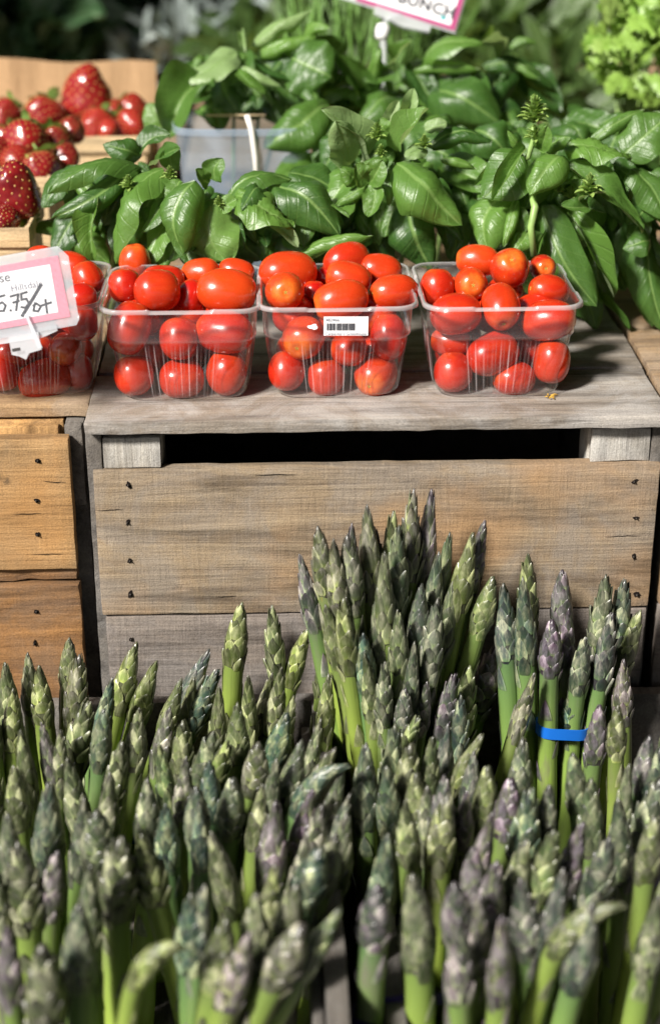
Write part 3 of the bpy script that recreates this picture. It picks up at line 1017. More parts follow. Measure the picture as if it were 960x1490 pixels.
for bi, bk_ in enumerate(baskets):
    for j, (dx_, dy_, dz_, rot_) in enumerate(((-.030, -.002, .021, 0), (.002, .004, .020, 1), (.031, -.001, .021, 0), (-.032, .0, .051, 1), (.0, .006, .050, 0), (.032, .0, .051, 1), (-.020, .032, .024, 0), (.020, .032, .024, 1), (-.028, .030, .054, 0), (.012, .034, .055, 0))):
        o = link('plum_tomato', tomato_obj(200 + j, 0.0148, 0.0165), None, Vector(bk_.location) + Vector((dx_, dy_, dz_)))
        o.rotation_euler = (random.uniform(0, 3), rot_ * 1.4, random.uniform(0, 3))
        o['ripe'], o['half'], o['blush'] = random.uniform(0, .4), 0.0165, 0.2
        tag(o, 'red tomato buried in the shade ' + where[bi], 'tomato', 'plum tomatoes in the plastic baskets')
p = at(197, 383, y=0.150)
o = link('plum_tomato', tomato_obj(77, 0.013, 0.016), None, p)
o['ripe'] = 0.7
o['half'] = 0.016
o['blush'] = 0.3
tag(o, 'small orange tomato peeping out between hanging basil leaves behind the second basket', 'tomato', 'plum tomatoes in the plastic baskets')

# stray bits of stem on the boards
cb = MB()
for i in range(7):
    q = at(800 + random.uniform(-14, 10), 578 + random.uniform(-3, 3), z=0.001)
    e = q + Vector((random.uniform(-0.006, 0.006), random.uniform(-0.002, 0.002), random.uniform(0, 0.001)))
    cb.tube([q, (q + e) / 2 + Vector((0, 0, 0.0008)), e], [0.0004, 0.0006, 0.0003], 5)
o = cb.build('dry_stem_crumbs', M['scar'])
o['kind'] = 'stuff'


# ------------------------------------------------------------------ cards
def card_frame(name, label, cat, px, py, y, roll, normal=(0.0, -0.93, 0.36)):
    """an Empty whose local x runs along the card, z up the card and -y out of its face"""
    nrm = Vector(normal).normalized()
    xax = Vector((1, 0, 0))
    xax = (xax - nrm * xax.dot(nrm)).normalized()
    zax = xax.cross(-nrm).normalized()
    zax = -zax if zax.z < 0 else zax
    rot = Matrix((xax, -nrm, zax)).transposed() @ Matrix.Rotation(-roll, 3, 'Y')
    o = thing(name, label, cat, at(px, py, y=y))
    o.rotation_euler = rot.to_euler()
    return o


def prism(outline, y0, y1, name, mat, parent, bevel=0.0):
    n = len(outline)
    b = MB()
    b.add([(x, y0, z) for x, z in outline] + [(x, y1, z) for x, z in outline], [tuple(range(n)), tuple(range(2 * n - 1, n - 1, -1))] + [(i, n + i, n + (i + 1) % n, (i + 1) % n) for i in range(n)])
    return b.build(name, mat, parent, smooth=False)


def strokes(lines, rad, name, mat, parent, y):
    b = MB()
    for ln in lines:
        for (x0, z0), (x1, z1) in zip(ln[:-1], ln[1:]):
            d = Vector((x1 - x0, 0, z1 - z0))
            if d.length < 1e-6:
                continue
            n = Vector((-d.z, 0, d.x)).normalized() * rad
            e = d.normalized() * rad * 0.8
            a, c_ = Vector((x0, y, z0)) - e, Vector((x1, y, z1)) + e
            y -= 0.00001
            b.add([a - n, c_ - n, c_ - n + Vector((0, 0, 0)) + e * 0.0, c_ + n, a + n], [(0, 1, 3, 4)])
    return b.build(name, mat, parent, smooth=False)


pc = card_frame('price_card', 'pink bordered price card in a clear sleeve clipped to the leftmost basket', 'price card', 0, 432, 0.010, R(9.5))
u = 1 / 1955.0
# outline in card units (pixels of the photo along the tilted card)
prism([(-110 * u, -57 * u), (97 * u, -57 * u), (102 * u, -50 * u), (104 * u, 39 * u), (92 * u, 55 * u), (-110 * u, 55 * u)], 0.0004, 0.0016, 'sleeve_back', M['acrylic'], pc)
prism([(-104 * u, -44 * u), (91 * u, -44 * u), (90 * u, 42 * u), (-104 * u, 42 * u)], 0.0, 0.0004, 'pink_border', M['pink_card'], pc)
prism([(-104 * u, -35 * u), (76 * u, -35 * u), (77 * u, 32 * u), (-104 * u, 32 * u)], -0.0002, 0.0, 'paper_face', M['white_card'], pc)
text('se', 0.0094, M['dark_ink'], pc, 4 * u, 19 * u, -0.0004)
text('Hillsdale', 0.0068, M['grey_ink'], pc, 17 * u, 4 * u, -0.0004)
sl = lambda L: [[(x * u, z * u) for x, z in ln] for ln in L]
hand = strokes(sl([
    [(-12, -14), (-15, -24), (-8, -22), (-4, -27), (-8, -34), (-15, -33)], [(-12, -14), (-3, -13)],
    [(1, -35), (2, -35)],
    [(5, -16), (16, -15), (9, -36)], [(7, -25), (15, -24)],
    [(28, -14), (20, -15), (19, -23), (26, -23), (28, -30), (22, -35), (17, -33)],
]), 1.5 * u, 'handwritten_price', M['marker'], pc, -0.0004)
hand.location = (10 * u, 0, 14 * u)
strokes(sl([[(59, 6), (45, -10), (26, -31)]]), 2.2 * u, 'handwritten_slash', M['marker'], pc, -0.0005)
strokes(sl([[(40, -34), (36, -44), (42, -46), (47, -40), (42, -35), (37, -37)], [(55, -32), (54, -50)], [(48, -39), (62, -37)]]), 1.5 * u, 'handwritten_unit', M['marker'], pc, -0.0004).location = (6.5 * u, 0, 17 * u)
prism([(-110 * u, -57 * u), (97 * u, -57 * u), (102 * u, -50 * u), (104 * u, 39 * u), (92 * u, 55 * u), (-110 * u, 55 * u)], -0.0016, -0.0013, 'sleeve_front', M['plastic'], pc)
# the clip that grips the rim
prism([(2 * u, -57 * u), (44 * u, -57 * u), (44 * u, -82 * u), (26 * u, -84 * u), (20 * u, -92 * u), (12 * u, -86 * u), (2 * u, -82 * u)], -0.0030, 0.0006, 'clip_jaw', M['acrylic'], pc)
prism([(-30 * u, -52 * u), (70 * u, -52 * u), (70 * u, -60 * u), (46 * u, -66 * u), (-30 * u, -64 * u)], -0.0004, 0.0026, 'clip_bar', M['acrylic'], pc)
prism([(30 * u, -30 * u), (34 * u, -30 * u), (46 * u, -80 * u), (40 * u, -80 * u)], -0.0034, -0.0022, 'clip_finger', M['acrylic'], pc)
prism([(4 * u, -74 * u), (15 * u, -74 * u), (15 * u, -78 * u), (4 * u, -78 * u)], -0.0036, -0.0031, 'clip_spring', M['nail'], pc)

sg = card_frame('price_sign', 'tilted white card with a magenta edge held up by a clear clip above the basil', 'price sign', 610, 5, 0.52, R(-17))
v_ = depth(sg.location) / FPX
q = lambda L: [(x * v_, z * v_) for x, z in L]
prism(q([(-150, -26), (62, -26), (62, 90), (-150, 90)]), 0.0008, 0.0018, 'sleeve', M['acrylic'], sg)
prism(q([(-90, -23), (60, -23), (60, 84), (-90, 84)]), 0.0, 0.0008, 'magenta_border', M['magenta_card'], sg)
prism(q([(-90, -17), (52, -17), (52, 76), (-90, 76)]), -0.0003, 0.0, 'paper_face', M['white_card'], sg)
text('BUNCH', 23 * v_, M['dark_ink'], sg, -32 * v_, -7 * v_, -0.0005, space=1.12, bold=0.0007)
dm = MB()
dm.add([(39 * v_ + 5 * v_ * math.cos(a), -0.0005, -10 * v_ + 3.4 * v_ * math.sin(a)) for a in [i * math.pi / 6 for i in range(12)]], [tuple(range(12))])
dm.build('logo_dot', M['teal_ink'], sg, smooth=False)
prism(q([(-60, -22), (25, -26), (25, -36), (-12, -40), (-60, -34)]), -0.004, 0.004, 'clip_jaw', M['acrylic'], sg)
kb = MB()
kb.tube([(-38 * v_, 0, -66 * v_), (-38.5 * v_, 0, -63 * v_), (-40 * v_, 0, -54 * v_), (-41 * v_, 0, -46 * v_), (-41 * v_, 0, -43 * v_)], [6 * v_, 10 * v_, 11 * v_, 10 * v_, 5 * v_], 14)
kb.build('clip_knob', M['white_plastic'], sg)
kb = MB()
kb.tube([(-41 * v_, 0, -44 * v_), (-36 * v_, 0, -30 * v_), (-20 * v_, 0, -24 * v_)], 4 * v_, 8)
kb.tube([(-36 * v_, 0, -64 * v_), (-20 * v_, 0.003, -120 * v_), (-2 * v_, 0.006, -260 * v_)], 5 * v_, 8)
kb.build('clip_stem', M['acrylic'], sg)


# ------------------------------------------------------------------ leaves
def leaf_mesh(name, wid, cup, arch, curl=0.0, blister=0.4, wave=0.03, seed=0, nu=12, nv=20, fold=0.0, tipdroop=0.0, mat='basil'):
    """unit leaf: base at the origin, tip at (0,1,0), face toward +Z"""
    rr = random.Random(seed)
    v, uv, f = [], [], []
    ph = rr.uniform(0, 6)
    side = rr.uniform(-0.13, 0.13)
    tw = rr.uniform(-0.8, 0.8) if mat == 'basil' else 0.0
    for j in range(nv + 1):
        t = j / nv
        w = wid * 0.5 * (math.sin(math.pi * min(1, t ** 0.80)) ** 0.48 if 0 < t < 1 else 0.0)
        w = w * (1 - 0.28 * t ** 8) + 0.012 * (1 - t)
        w *= 1 + 0.05 * math.sin(t * 9 + ph) * t
        zc = arch * math.sin(math.pi * t ** 0.9) - tipdroop * max(0, t - 0.6) ** 2 * 4
        yc = t
        xc = side * math.sin(math.pi * t)
        sl_ = arch * math.pi * math.cos(math.pi * t) - tipdroop * max(0, t - 0.6) * 8
        tn = Vector((0, 1, sl_)).normalized()
        nm = Vector((0, -tn.z, tn.y))
        for i in range(nu + 1):
            s = -1 + 2 * i / nu
            a = abs(s)
            ang = (cup * a + curl * a ** 3) * 1.0
            lx_ = w * (math.sin(ang) / ang if abs(ang) > 1e-4 else 1.0) * s
            lz = w * ((1 - math.cos(ang)) / ang if abs(ang) > 1e-4 else 0.0) * a
            lz += fold * w * a * 0.9
            if fold:
                lx_ *= math.sqrt(max(0.05, 1 - min(0.9, fold * 0.8)))
            pat = (t * 7.0 - (a ** 0.8) * 1.6) % 1.0
            bl = (0.5 - abs(pat - 0.5)) * 2
            dz = blister * 0.028 * bl * min(1, a * 4) * (1 - a ** 3) * (1 if 0.02 < t < 0.97 else 0)
            dz -= 0.010 * math.exp(-(a / 0.07) ** 2)
            dz += wave * a ** 2 * math.sin(t * 11 + ph + (2.1 if s > 0 else 0)) * min(1, 3 * (1 - t))
            dz += 0.085 * wid * noise.noise(Vector((s * 1.6 + seed, t * 3.2, seed * 1.3)))
            dz += blister * 0.011 * noise.noise(Vector((s * 4.5 + seed * 3, t * 9, seed)))
            ta = tw * (t - 0.35)
            lx_, lz = lx_ * math.cos(ta) - (lz + dz) * math.sin(ta), lx_ * math.sin(ta) + (lz + dz) * math.cos(ta)
            p = Vector((xc + lx_, yc, zc)) + nm * lz
            v.append(p)
            uv.append((i / nu, t))
    for j in range(nv):
        for i in range(nu):
            a = j * (nu + 1) + i
            f.append((a, a + 1, a + nu + 2, a + nu + 1))
    return setm(mesh_of(name, v, f, True, uv), M[mat])


LEAF = {
    'flat': [leaf_mesh('leaf', 0.60, -0.45, 0.07, seed=s, blister=1.0, wave=0.04) for s in (1, 2, 3, 41, 42)],
    'cup': [leaf_mesh('leaf', 0.62, 0.8, 0.08, seed=s, blister=1.2, wave=0.03) for s in (4, 5, 43)],
    'dome': [leaf_mesh('leaf', 0.74, -1.05, 0.18, curl=-0.45, seed=s, blister=1.2) for s in (6, 7, 8, 44)],
    'arch': [leaf_mesh('leaf', 0.62, -0.75, 0.26, seed=s, blister=1.0, wave=0.05) for s in (9, 10, 11, 45)],
    'fold': [leaf_mesh('leaf', 0.60, 0.3, 0.12, fold=0.8, seed=s, blister=0.9, wave=0.06) for s in (12, 13, 46)],
    'roll': [leaf_mesh('leaf', 0.62, -1.5, 0.16, curl=-1.2, seed=s, blister=1.0, wave=0.04) for s in (14, 15, 47)],
    'crinkle': [leaf_mesh('leaf', 0.64, -0.6, 0.16, seed=s, blister=2.6, wave=0.08) for s in (16, 17)],
}


def place_leaf(parent, B, T, width, kind='flat', up=None, roll=0.0, mesh=None, tint=None, name='leaf'):
    B, T = Vector(B), Vector(T)
    ya = T - B
    L = ya.length
    ya.normalize()
    up = Vector(up) if up is not None else Vector((-0.15, -0.75, 0.65))
    za = up - ya * up.dot(ya)
    if za.length < 0.05:
        za = ya.orthogonal()
    za.normalize()
    za = Matrix.Rotation(roll, 3, ya) @ za
    xa = ya.cross(za)
    m = mesh if mesh is not None else random.choice(LEAF[kind])
    o = link(name, m, parent, B - Vector(parent.location))
    o.rotation_euler = Matrix((xa, ya, za)).transposed().to_euler()
    wn_ = 0.62 if kind != 'dome' else 0.66
    sx_ = width / wn_
    o.scale = (sx_, L, (sx_ + L) / 2)
    o['tint'] = float(random.uniform(0.1, 0.75) if tint is None else tint)
    return o


def flower(parent, p, r, seed=0, name='flower_head', tall=1.0):
    """basil flower bud: tight whorls of tiny pointed leaves"""
    rr = random.Random(seed)
    b = MB()
    base = leaf_mesh('tmp', 0.55, 0.9, 0.12, seed=3, nu=4, nv=6, blister=0, wave=0, mat='bud')
    vs = np.array([tuple(q.co) for q in base.vertices])
    fs = [tuple(pl.vertices) for pl in base.polygons]
    uvs_ = [((i % 5) / 4, (i // 5) / 6) for i in range(len(vs))]
    bpy.data.meshes.remove(base)
    n = 46
    for i in range(n):
        t = i / n
        a = i * 2.4
        el = R(5 + 80 * t) + rr.uniform(-0.15, 0.15)
        ln = r * (1.05 - 0.55 * t) * rr.uniform(0.8, 1.15)
        d = Vector((math.cos(a) * math.cos(el), math.sin(a) * math.cos(el), math.sin(el)))
        up = Vector((-math.cos(a) * math.sin(el), -math.sin(a) * math.sin(el), math.cos(el)))
        xa = d.cross(up)
        rot = np.array([[xa.x, d.x, up.x], [xa.y, d.y, up.y], [xa.z, d.z, up.z]])
        vv = (vs * ln) @ rot.T + np.array([0, 0, r * 1.1 * t * tall])
        b.add(vv, fs, uvs_)
    o = b.build(name, M['bud'], parent, Vector(p) - Vector(parent.location))
    o['tint'] = 0.7
    return o


def basil(label, loc_px, y, heroes, fills=(), stems=(), flowers=(), nfill=14, region=None, group='bunches of fresh basil'):
    base = at(*loc_px, y=y)
    root = thing('basil_bunch', label, 'basil', (base.x, y, 0.001), group)
    for h in heroes:
        bx, by, tx, ty, w, kind = h[:6]
        o_ = h[6] if len(h) > 6 else {}
        yb_ = y + o_.get('yb', 0.0)
        yt_ = y + o_.get('yt', -0.02)
        B, T = at(bx, by, y=yb_), at(tx, ty, y=yt_)
        if T.z < 0.004:
            T.z = 0.004
        wd = 1.14 * w * depth((B + T) / 2) / FPX
        place_leaf(root, B, T, wd, kind, o_.get('up'), R(o_.get('roll', random.uniform(-14, 14))), tint=o_.get('tint'))
    if region:
        x0, x1, y0, y1 = region
        for i in range(int(nfill * 5.0)):
            bx, by = random.uniform(x0, x1), random.uniform(y0, y1)
            yy = y + random.uniform(0.0, 0.065)
            B = at(bx, by, y=yy)
            if B.z < 0.02:
                B.z = 0.02
            L = random.choice((0.016, 0.022, 0.03, 0.038, 0.048, 0.058)) * random.uniform(.9, 1.1)
            a = random.uniform(-1.2, 1.2)
            d = Vector((0.75 * math.sin(a), -0.45, random.uniform(-1.1, 0.0))).normalized()
            T = B + d * L
            if T.z < 0.004:
                T.z = 0.004
            place_leaf(root, B, T, L * random.uniform(0.5, 0.68), random.choice(('flat', 'arch', 'cup', 'dome', 'roll')), (random.uniform(-0.4, 0.2), -0.6, 0.8), tint=random.uniform(0.0, 0.75) ** 1.3)
    sb = MB()
    cnt = base + Vector((0, 0.02, 0))
    tops = [at(sx_, sy_, y=y + 0.015) for sx_, sy_ in stems]
    for i, tp in enumerate(tops):
        ft = Vector((base.x + (i - len(tops) / 2) * 0.006, y + 0.03, 0.003))
        md = ft.lerp(tp, 0.5) + Vector((0.004 * (i % 2), 0, 0))
        sm = MB()
        sm.tube([ft, md, tp], [0.0022, 0.002, 0.0014], 8)
        so = sm.build('stem', M['stem'], None)
        so.parent = root
        so.location = -Vector(root.location)
    for i, (fx, fy, fr, fo) in enumerate(flowers):
        p = at(fx, fy, y=y + fo)
        flower(root, p, fr * depth(p) / FPX, i + int(fx))
    return root


UPW = {'up': (0.0, -0.35, 1.0)}


def O(**k):
    return k


# front row, left to right
basil('small basil bunch with rolled drooping leaves beside the strawberry boxes', (150, 400), 0.205, [
    (207, 246, 70, 282, 44, 'arch', O(up=(0, -.3, 1), tint=.35, yt=-.03, roll=0)),
    (188, 246, 74, 318, 66, 'roll', O(yt=-.03, tint=.1, roll=-10)),
    (146, 290, 138, 380, 50, 'fold', O(tint=.8, yb=-.02, yt=-.035, roll=12)),
    (205, 228, 150, 210, 40, 'arch', O(yb=.03, yt=.02, tint=.1)),
    (200, 222, 248, 196, 34, 'cup', O(yb=.03, yt=.03, tint=.1)),
    (180, 262, 108, 330, 52, 'roll', O(tint=.05, yt=-.01)),
    (120, 300, 78, 372, 44, 'flat', O(yb=.02, yt=.0, tint=.0)),
    (165, 300, 170, 370, 44, 'flat', O(yb=.03, yt=.02, tint=.0)),
    (225, 240, 262, 215, 30, 'cup', O(yb=.02, tint=.3)),
    (218, 262, 180, 300, 30, 'fold', O(yb=.0, tint=.2)),
], region=(95, 230, 230, 330), nfill=10, stems=[(190, 260), (205, 255)], flowers=[(187, 276, 15, -.03)])

basil('basil bunch draping broad pale leaves behind the second tomato basket', (300, 400), 0.175, [
    (238, 248, 170, 384, 66, 'arch', O(tint=.6, yb=.02, yt=-.02, roll=18, up=(-.5, -.6, .6))),
    (252, 248, 257, 212, 30, 'cup', O(tint=.5, yb=.03, yt=.03)),
    (252, 308, 214, 388, 48, 'flat', O(tint=.75, yt=-.022, roll=10, up=(-.3, -.6, .9))),
    (284, 262, 264, 372, 74, 'dome', O(tint=.35, yb=-.015, yt=-.035, roll=8)),
    (312, 290, 330, 382, 88, 'flat', O(tint=.85, yb=-.005, yt=-.028, roll=-8)),
    (246, 346, 240, 390, 26, 'flat', O(tint=.5, yt=-.025)),
    (272, 340, 278, 388, 30, 'cup', O(tint=.2, yt=-.02)),
    (332, 288, 424, 262, 46, 'arch', O(tint=.35, up=(0, -.4, 1), yb=.0, yt=.01)),
    (342, 284, 428, 332, 62, 'crinkle', O(tint=.75, yb=-.01, yt=-.03, up=(-.2, -.6, .8), roll=-12)),
    (388, 318, 434, 360, 34, 'fold', O(tint=.95, yb=-.01, yt=-.03)),
    (390, 272, 494, 344, 68, 'arch', O(tint=.15, yb=.01, yt=-.02, roll=-10)),
    (420, 252, 496, 286, 52, 'flat', O(tint=.15, yb=.03, yt=.03)),
    (314, 264, 324, 230, 34, 'cup', O(tint=.5, yb=.02, yt=.02)),
    (304, 266, 284, 246, 24, 'cup', O(tint=.7, yb=.01, yt=.0)),
    (348, 322, 384, 378, 56, 'flat', O(tint=.05, yb=.02, yt=.0)),
    (400, 330, 484, 378, 60, 'flat', O(tint=.05, yb=.02, yt=.0)),
    (424, 378, 542, 344, 40, 'roll', O(tint=.7, yb=-.02, yt=-.03, up=(0, -.5, 1))),
    (262, 262, 230, 300, 40, 'cup', O(tint=.6, yb=.01, yt=.0)),
    (240, 270, 208, 330, 40, 'flat', O(tint=.15, yb=.03, yt=.02)),
    (300, 300, 300, 372, 50, 'flat', O(tint=.05, yb=.02, yt=.0)),
    (345, 290, 322, 310, 24, 'cup', O(tint=.8, yb=-.02, yt=-.02)),
], region=(230, 480, 270, 345), nfill=16, stems=[(270, 270), (300, 280), (345, 285), (380, 280)], flowers=[(247, 262, 14, -.01), (318, 300, 10, -.02)])

basil('basil bunch with one large shiny oval leaf in the middle of the front row', (560, 400), 0.20, [
    (576, 236, 671, 328, 86, 'dome', O(tint=.55, yb=-.02, yt=-.05, roll=-6, up=(-.1, -.65, .75))),
    (592, 292, 628, 392, 78, 'dome', O(tint=.05, yb=-.01, yt=-.03)),
    (580, 220, 623, 157, 54, 'fold', O(tint=.85, yb=.0, yt=.0, roll=-20)),
    (622, 214, 716, 205, 52, 'roll', O(tint=.05, yb=.02, yt=.02, up=(0, -.5, 1))),
    (640, 232, 692, 246, 26, 'roll', O(tint=.8, yb=.0, yt=.0)),
    (528, 236, 467, 158, 58, 'fold', O(tint=.9, yb=.02, yt=.0, roll=20)),
    (510, 240, 488, 176, 50, 'flat', O(tint=.9, yb=.01, yt=-.01, roll=14)),
    (520, 262, 494, 244, 34, 'dome', O(tint=.6, yb=-.02, yt=-.03)),
    (538, 266, 556, 232, 38, 'cup', O(tint=.6, yb=-.03, yt=-.035)),
    (536, 262, 516, 238, 34, 'cup', O(tint=.7, yb=-.03, yt=-.035)),
    (540, 268, 488, 300, 36, 'roll', O(tint=.6, yb=-.02, yt=-.03)),
    (545, 266, 536, 316, 32, 'cup', O(tint=.65, yb=-.03, yt=-.04)),
    (556, 268, 566, 300, 26, 'roll', O(tint=.6, yb=-.02, yt=-.03)),
    (588, 172, 602, 128, 36, 'fold', O(tint=.9, yb=.03, yt=.03)),
    (562, 190, 580, 146, 30, 'fold', O(tint=.95, yb=.03, yt=.03)),
    (548, 196, 515, 184, 24, 'cup', O(tint=.9, yb=.02, yt=.02)),
    (618, 190, 650, 178, 24, 'cup', O(tint=.9, yb=.02, yt=.02)),
    (570, 196, 552, 172, 26, 'cup', O(tint=.8, yb=.02, yt=.02)),
    (560, 300, 560, 392, 60, 'dome', O(tint=.05, yb=.02, yt=.0)),
    (522, 300, 520, 384, 56, 'dome', O(tint=.0, yb=.02, yt=.0)),
    (652, 290, 656, 380, 44, 'flat', O(tint=.0, yb=.02, yt=.0)),
    (575, 310, 590, 372, 30, 'fold', O(tint=.6, yb=.0, yt=-.01)),
    (505, 268, 488, 328, 40, 'flat', O(tint=.2, yb=.01, yt=.0)),
    (620, 216, 588, 228, 24, 'flat', O(tint=.9, yb=-.01, yt=-.02)),
    (470, 300, 486, 350, 36, 'fold', O(tint=.3, yb=.0, yt=-.01)),
], region=(500, 670, 220, 320), nfill=14, stems=[(545, 260), (560, 255), (590, 250), (600, 250)], flowers=[(547, 204, 17, -.01), (616, 216, 14, -.02), (553, 228, 12, -.02)])

basil('large basil bunch with a flowering stem hanging over the right end of the crate', (850, 420), 0.20, [
    (757, 222, 702, 288, 70, 'flat', O(tint=.35, yb=-.02, yt=-.04, roll=-8)),
    (764, 216, 716, 292, 30, 'fold', O(tint=.75, yb=-.035, yt=-.05)),
    (818, 228, 770, 284, 62, 'dome', O(tint=.7, yb=-.03, yt=-.05, up=(-.1, -.5, .9))),
    (742, 282, 706, 368, 78, 'dome', O(tint=.7, yb=-.02, yt=-.05, roll=10)),
    (752, 290, 732, 360, 34, 'roll', O(tint=.8, yb=-.03, yt=-.055)),
    (770, 330, 742, 372, 36, 'dome', O(tint=.8, yb=-.03, yt=-.05)),
    (752, 300, 762, 340, 26, 'cup', O(tint=.5, yb=-.03, yt=-.04)),
    (788, 300, 868, 446, 62, 'flat', O(tint=.3, yb=-.02, yt=-.055, roll=10, up=(-.2, -.8, .5))),
    (826, 306, 892, 432, 46, 'fold', O(tint=.6, yb=-.02, yt=-.045, roll=-10)),
    (824, 240, 935, 338, 62, 'cup', O(tint=.45, yb=-.01, yt=-.04, roll=-25, up=(.1, -.7, .7))),
    (818, 214, 918, 232, 50, 'crinkle', O(tint=.8, yb=.0, yt=-.01, up=(0, -.4, 1))),
    (858, 206, 936, 160, 40, 'roll', O(tint=.5, yb=.03, yt=.04)),
    (905, 226, 972, 168, 66, 'flat', O(tint=.4, yb=.02, yt=.03)),
    (918, 246, 966, 318, 54, 'flat', O(tint=.35, yb=.0, yt=-.02, roll=-15)),
    (890, 240, 925, 262, 36, 'cup', O(tint=.15, yb=.01, yt=.01)),
    (905, 330, 946, 500, 58, 'flat', O(tint=.12, yb=.0, yt=-.015, roll=10)),
    (880, 330, 884, 446, 56, 'flat', O(tint=.05, yb=.01, yt=-.0)),
    (938, 340, 968, 486, 52, 'flat', O(tint=.25, yb=-.005, yt=-.03)),
    (846, 402, 866, 500, 36, 'flat', O(tint=.15, yb=.0, yt=-.02)),
    (868, 430, 914, 484, 18, 'fold', O(tint=.3, yb=.0, yt=-.02)),
    (820, 350, 850, 470, 50, 'flat', O(tint=.02, yb=.03, yt=.01)),
    (930, 300, 900, 370, 44, 'flat', O(tint=.1, yb=.0, yt=.0)),
    (945, 352, 905, 362, 40, 'arch', O(tint=.2, yb=-.02, yt=-.03)),
    (838, 300, 880, 310, 30, 'fold', O(tint=.2, yb=-.02, yt=-.03)),
    (845, 290, 882, 280, 34, 'fold', O(tint=.8, yb=-.04, yt=-.05)),
    (848, 290, 830, 262, 26, 'cup', O(tint=.5, yb=-.03, yt=-.03)),
    (855, 300, 815, 300, 26, 'cup', O(tint=.4, yb=-.04, yt=-.05)),
    (762, 218, 738, 190, 26, 'roll', O(tint=.75, yb=-.02, yt=-.03)),
    (785, 218, 795, 182, 26, 'cup', O(tint=.75, yb=-.02, yt=-.03)),
    (795, 222, 830, 200, 28, 'dome', O(tint=.5, yb=-.01, yt=-.02)),
    (735, 230, 690, 270, 24, 'fold', O(tint=.5, yb=.0, yt=-.01)),
    (700, 300, 720, 340, 40, 'cup', O(tint=.1, yb=.02, yt=.0)),
    (960, 240, 985, 300, 50, 'flat', O(tint=.2, yb=.02, yt=.0)),
    (790, 340, 776, 378, 26, 'fold', O(tint=.5, yb=-.03, yt=-.05)),
    (756, 340, 748, 382, 22, 'fold', O(tint=.6, yb=-.03, yt=-.045)),
    (790, 320, 820, 372, 40, 'roll', O(tint=.45, yb=-.01, yt=-.04)),
], region=(720, 950, 230, 350), nfill=22, stems=[(770, 280), (800, 270), (850, 280), (880, 250)],
    flowers=[(775, 180, 27, -.02), (775, 205, 16, -.02), (856, 284, 21, -.05), (830, 290, 14, -.03), (812, 280, 10, -.03)])
bq = [o for o in bpy.data.objects if o.get('label', '').startswith('large basil bunch')][0]
st = MB()
st.tube([at(776, 372, y=.150), at(772, 330, y=.150), at(778, 302, y=.155), at(772, 280, y=.165)], [.0028, .0029, .0032, .0024], 10)
so = st.build('bare_stem', M['stem'], bq)
so.location = -Vector(bq.location)
so['label'] = 'pale bare stem'
st = MB()
st.tube([at(752, 238, y=.18), at(768, 228, y=.18), at(775, 205, y=.18), at(775, 185, y=.18)], [.0026, .0024, .002, .0015], 10)
so = st.build('flower_stem', M['stem'], bq)
so.location = -Vector(bq.location)

# back row
basil('basil bunch with pale silvery leaves lying on the plastic tub', (350, 230), 0.43, [
    (344, 74, 262, 122, 54, 'flat', O(tint=.9, yt=-.03, up=(-.2, -.4, 1), roll=-6)),
    (304, 116, 246, 202, 96, 'fold', O(tint=.45, yb=-.02, yt=-.05, roll=0)),
    (262, 116, 236, 136, 26, 'dome', O(tint=.8)),
    (368, 68, 452, 16, 44, 'roll', O(tint=.9, yt=.0, up=(-.2, -.5, 1))),
    (374, 82, 462, 52, 46, 'roll', O(tint=.8, yt=-.01)),
    (424, 84, 482, 112, 84, 'flat', O(tint=.25, yb=-.02, yt=-.04)),
    (352, 98, 408, 126, 28, 'roll', O(tint=.9, yb=-.03, yt=-.04)),
    (346, 104, 386, 136, 24, 'fold', O(tint=.7, yb=-.035, yt=-.045)),
    (322, 104, 350, 166, 40, 'flat', O(tint=.1)),
    (286, 160, 312, 186, 34, 'roll', O(tint=.5, yt=-.03)),
    (370, 132, 398, 156, 24, 'fold', O(tint=.4, yt=-.03)),
    (352, 46, 356, 78, 16, 'fold', O(tint=.9)),
    (476, 150, 384, 216, 82, 'dome', O(tint=.35, yb=-.05, yt=-.08, roll=0)),
    (234, 200, 214, 150, 44, 'flat', O(tint=.7, yb=-.03, yt=-.02)),
    (400, 112, 470, 140, 40, 'flat', O(tint=.2)),
    (330, 120, 380, 172, 50, 'flat', O(tint=.0, yb=.02, yt=.0)),
    (410, 128, 400, 180, 40, 'flat', O(tint=.05, yb=.02, yt=.0)),
    (440, 60, 480, 40, 40, 'roll', O(tint=.8)),
], region=(290, 450, 70, 130), nfill=12, stems=[(340, 130), (380, 120), (420, 120)])
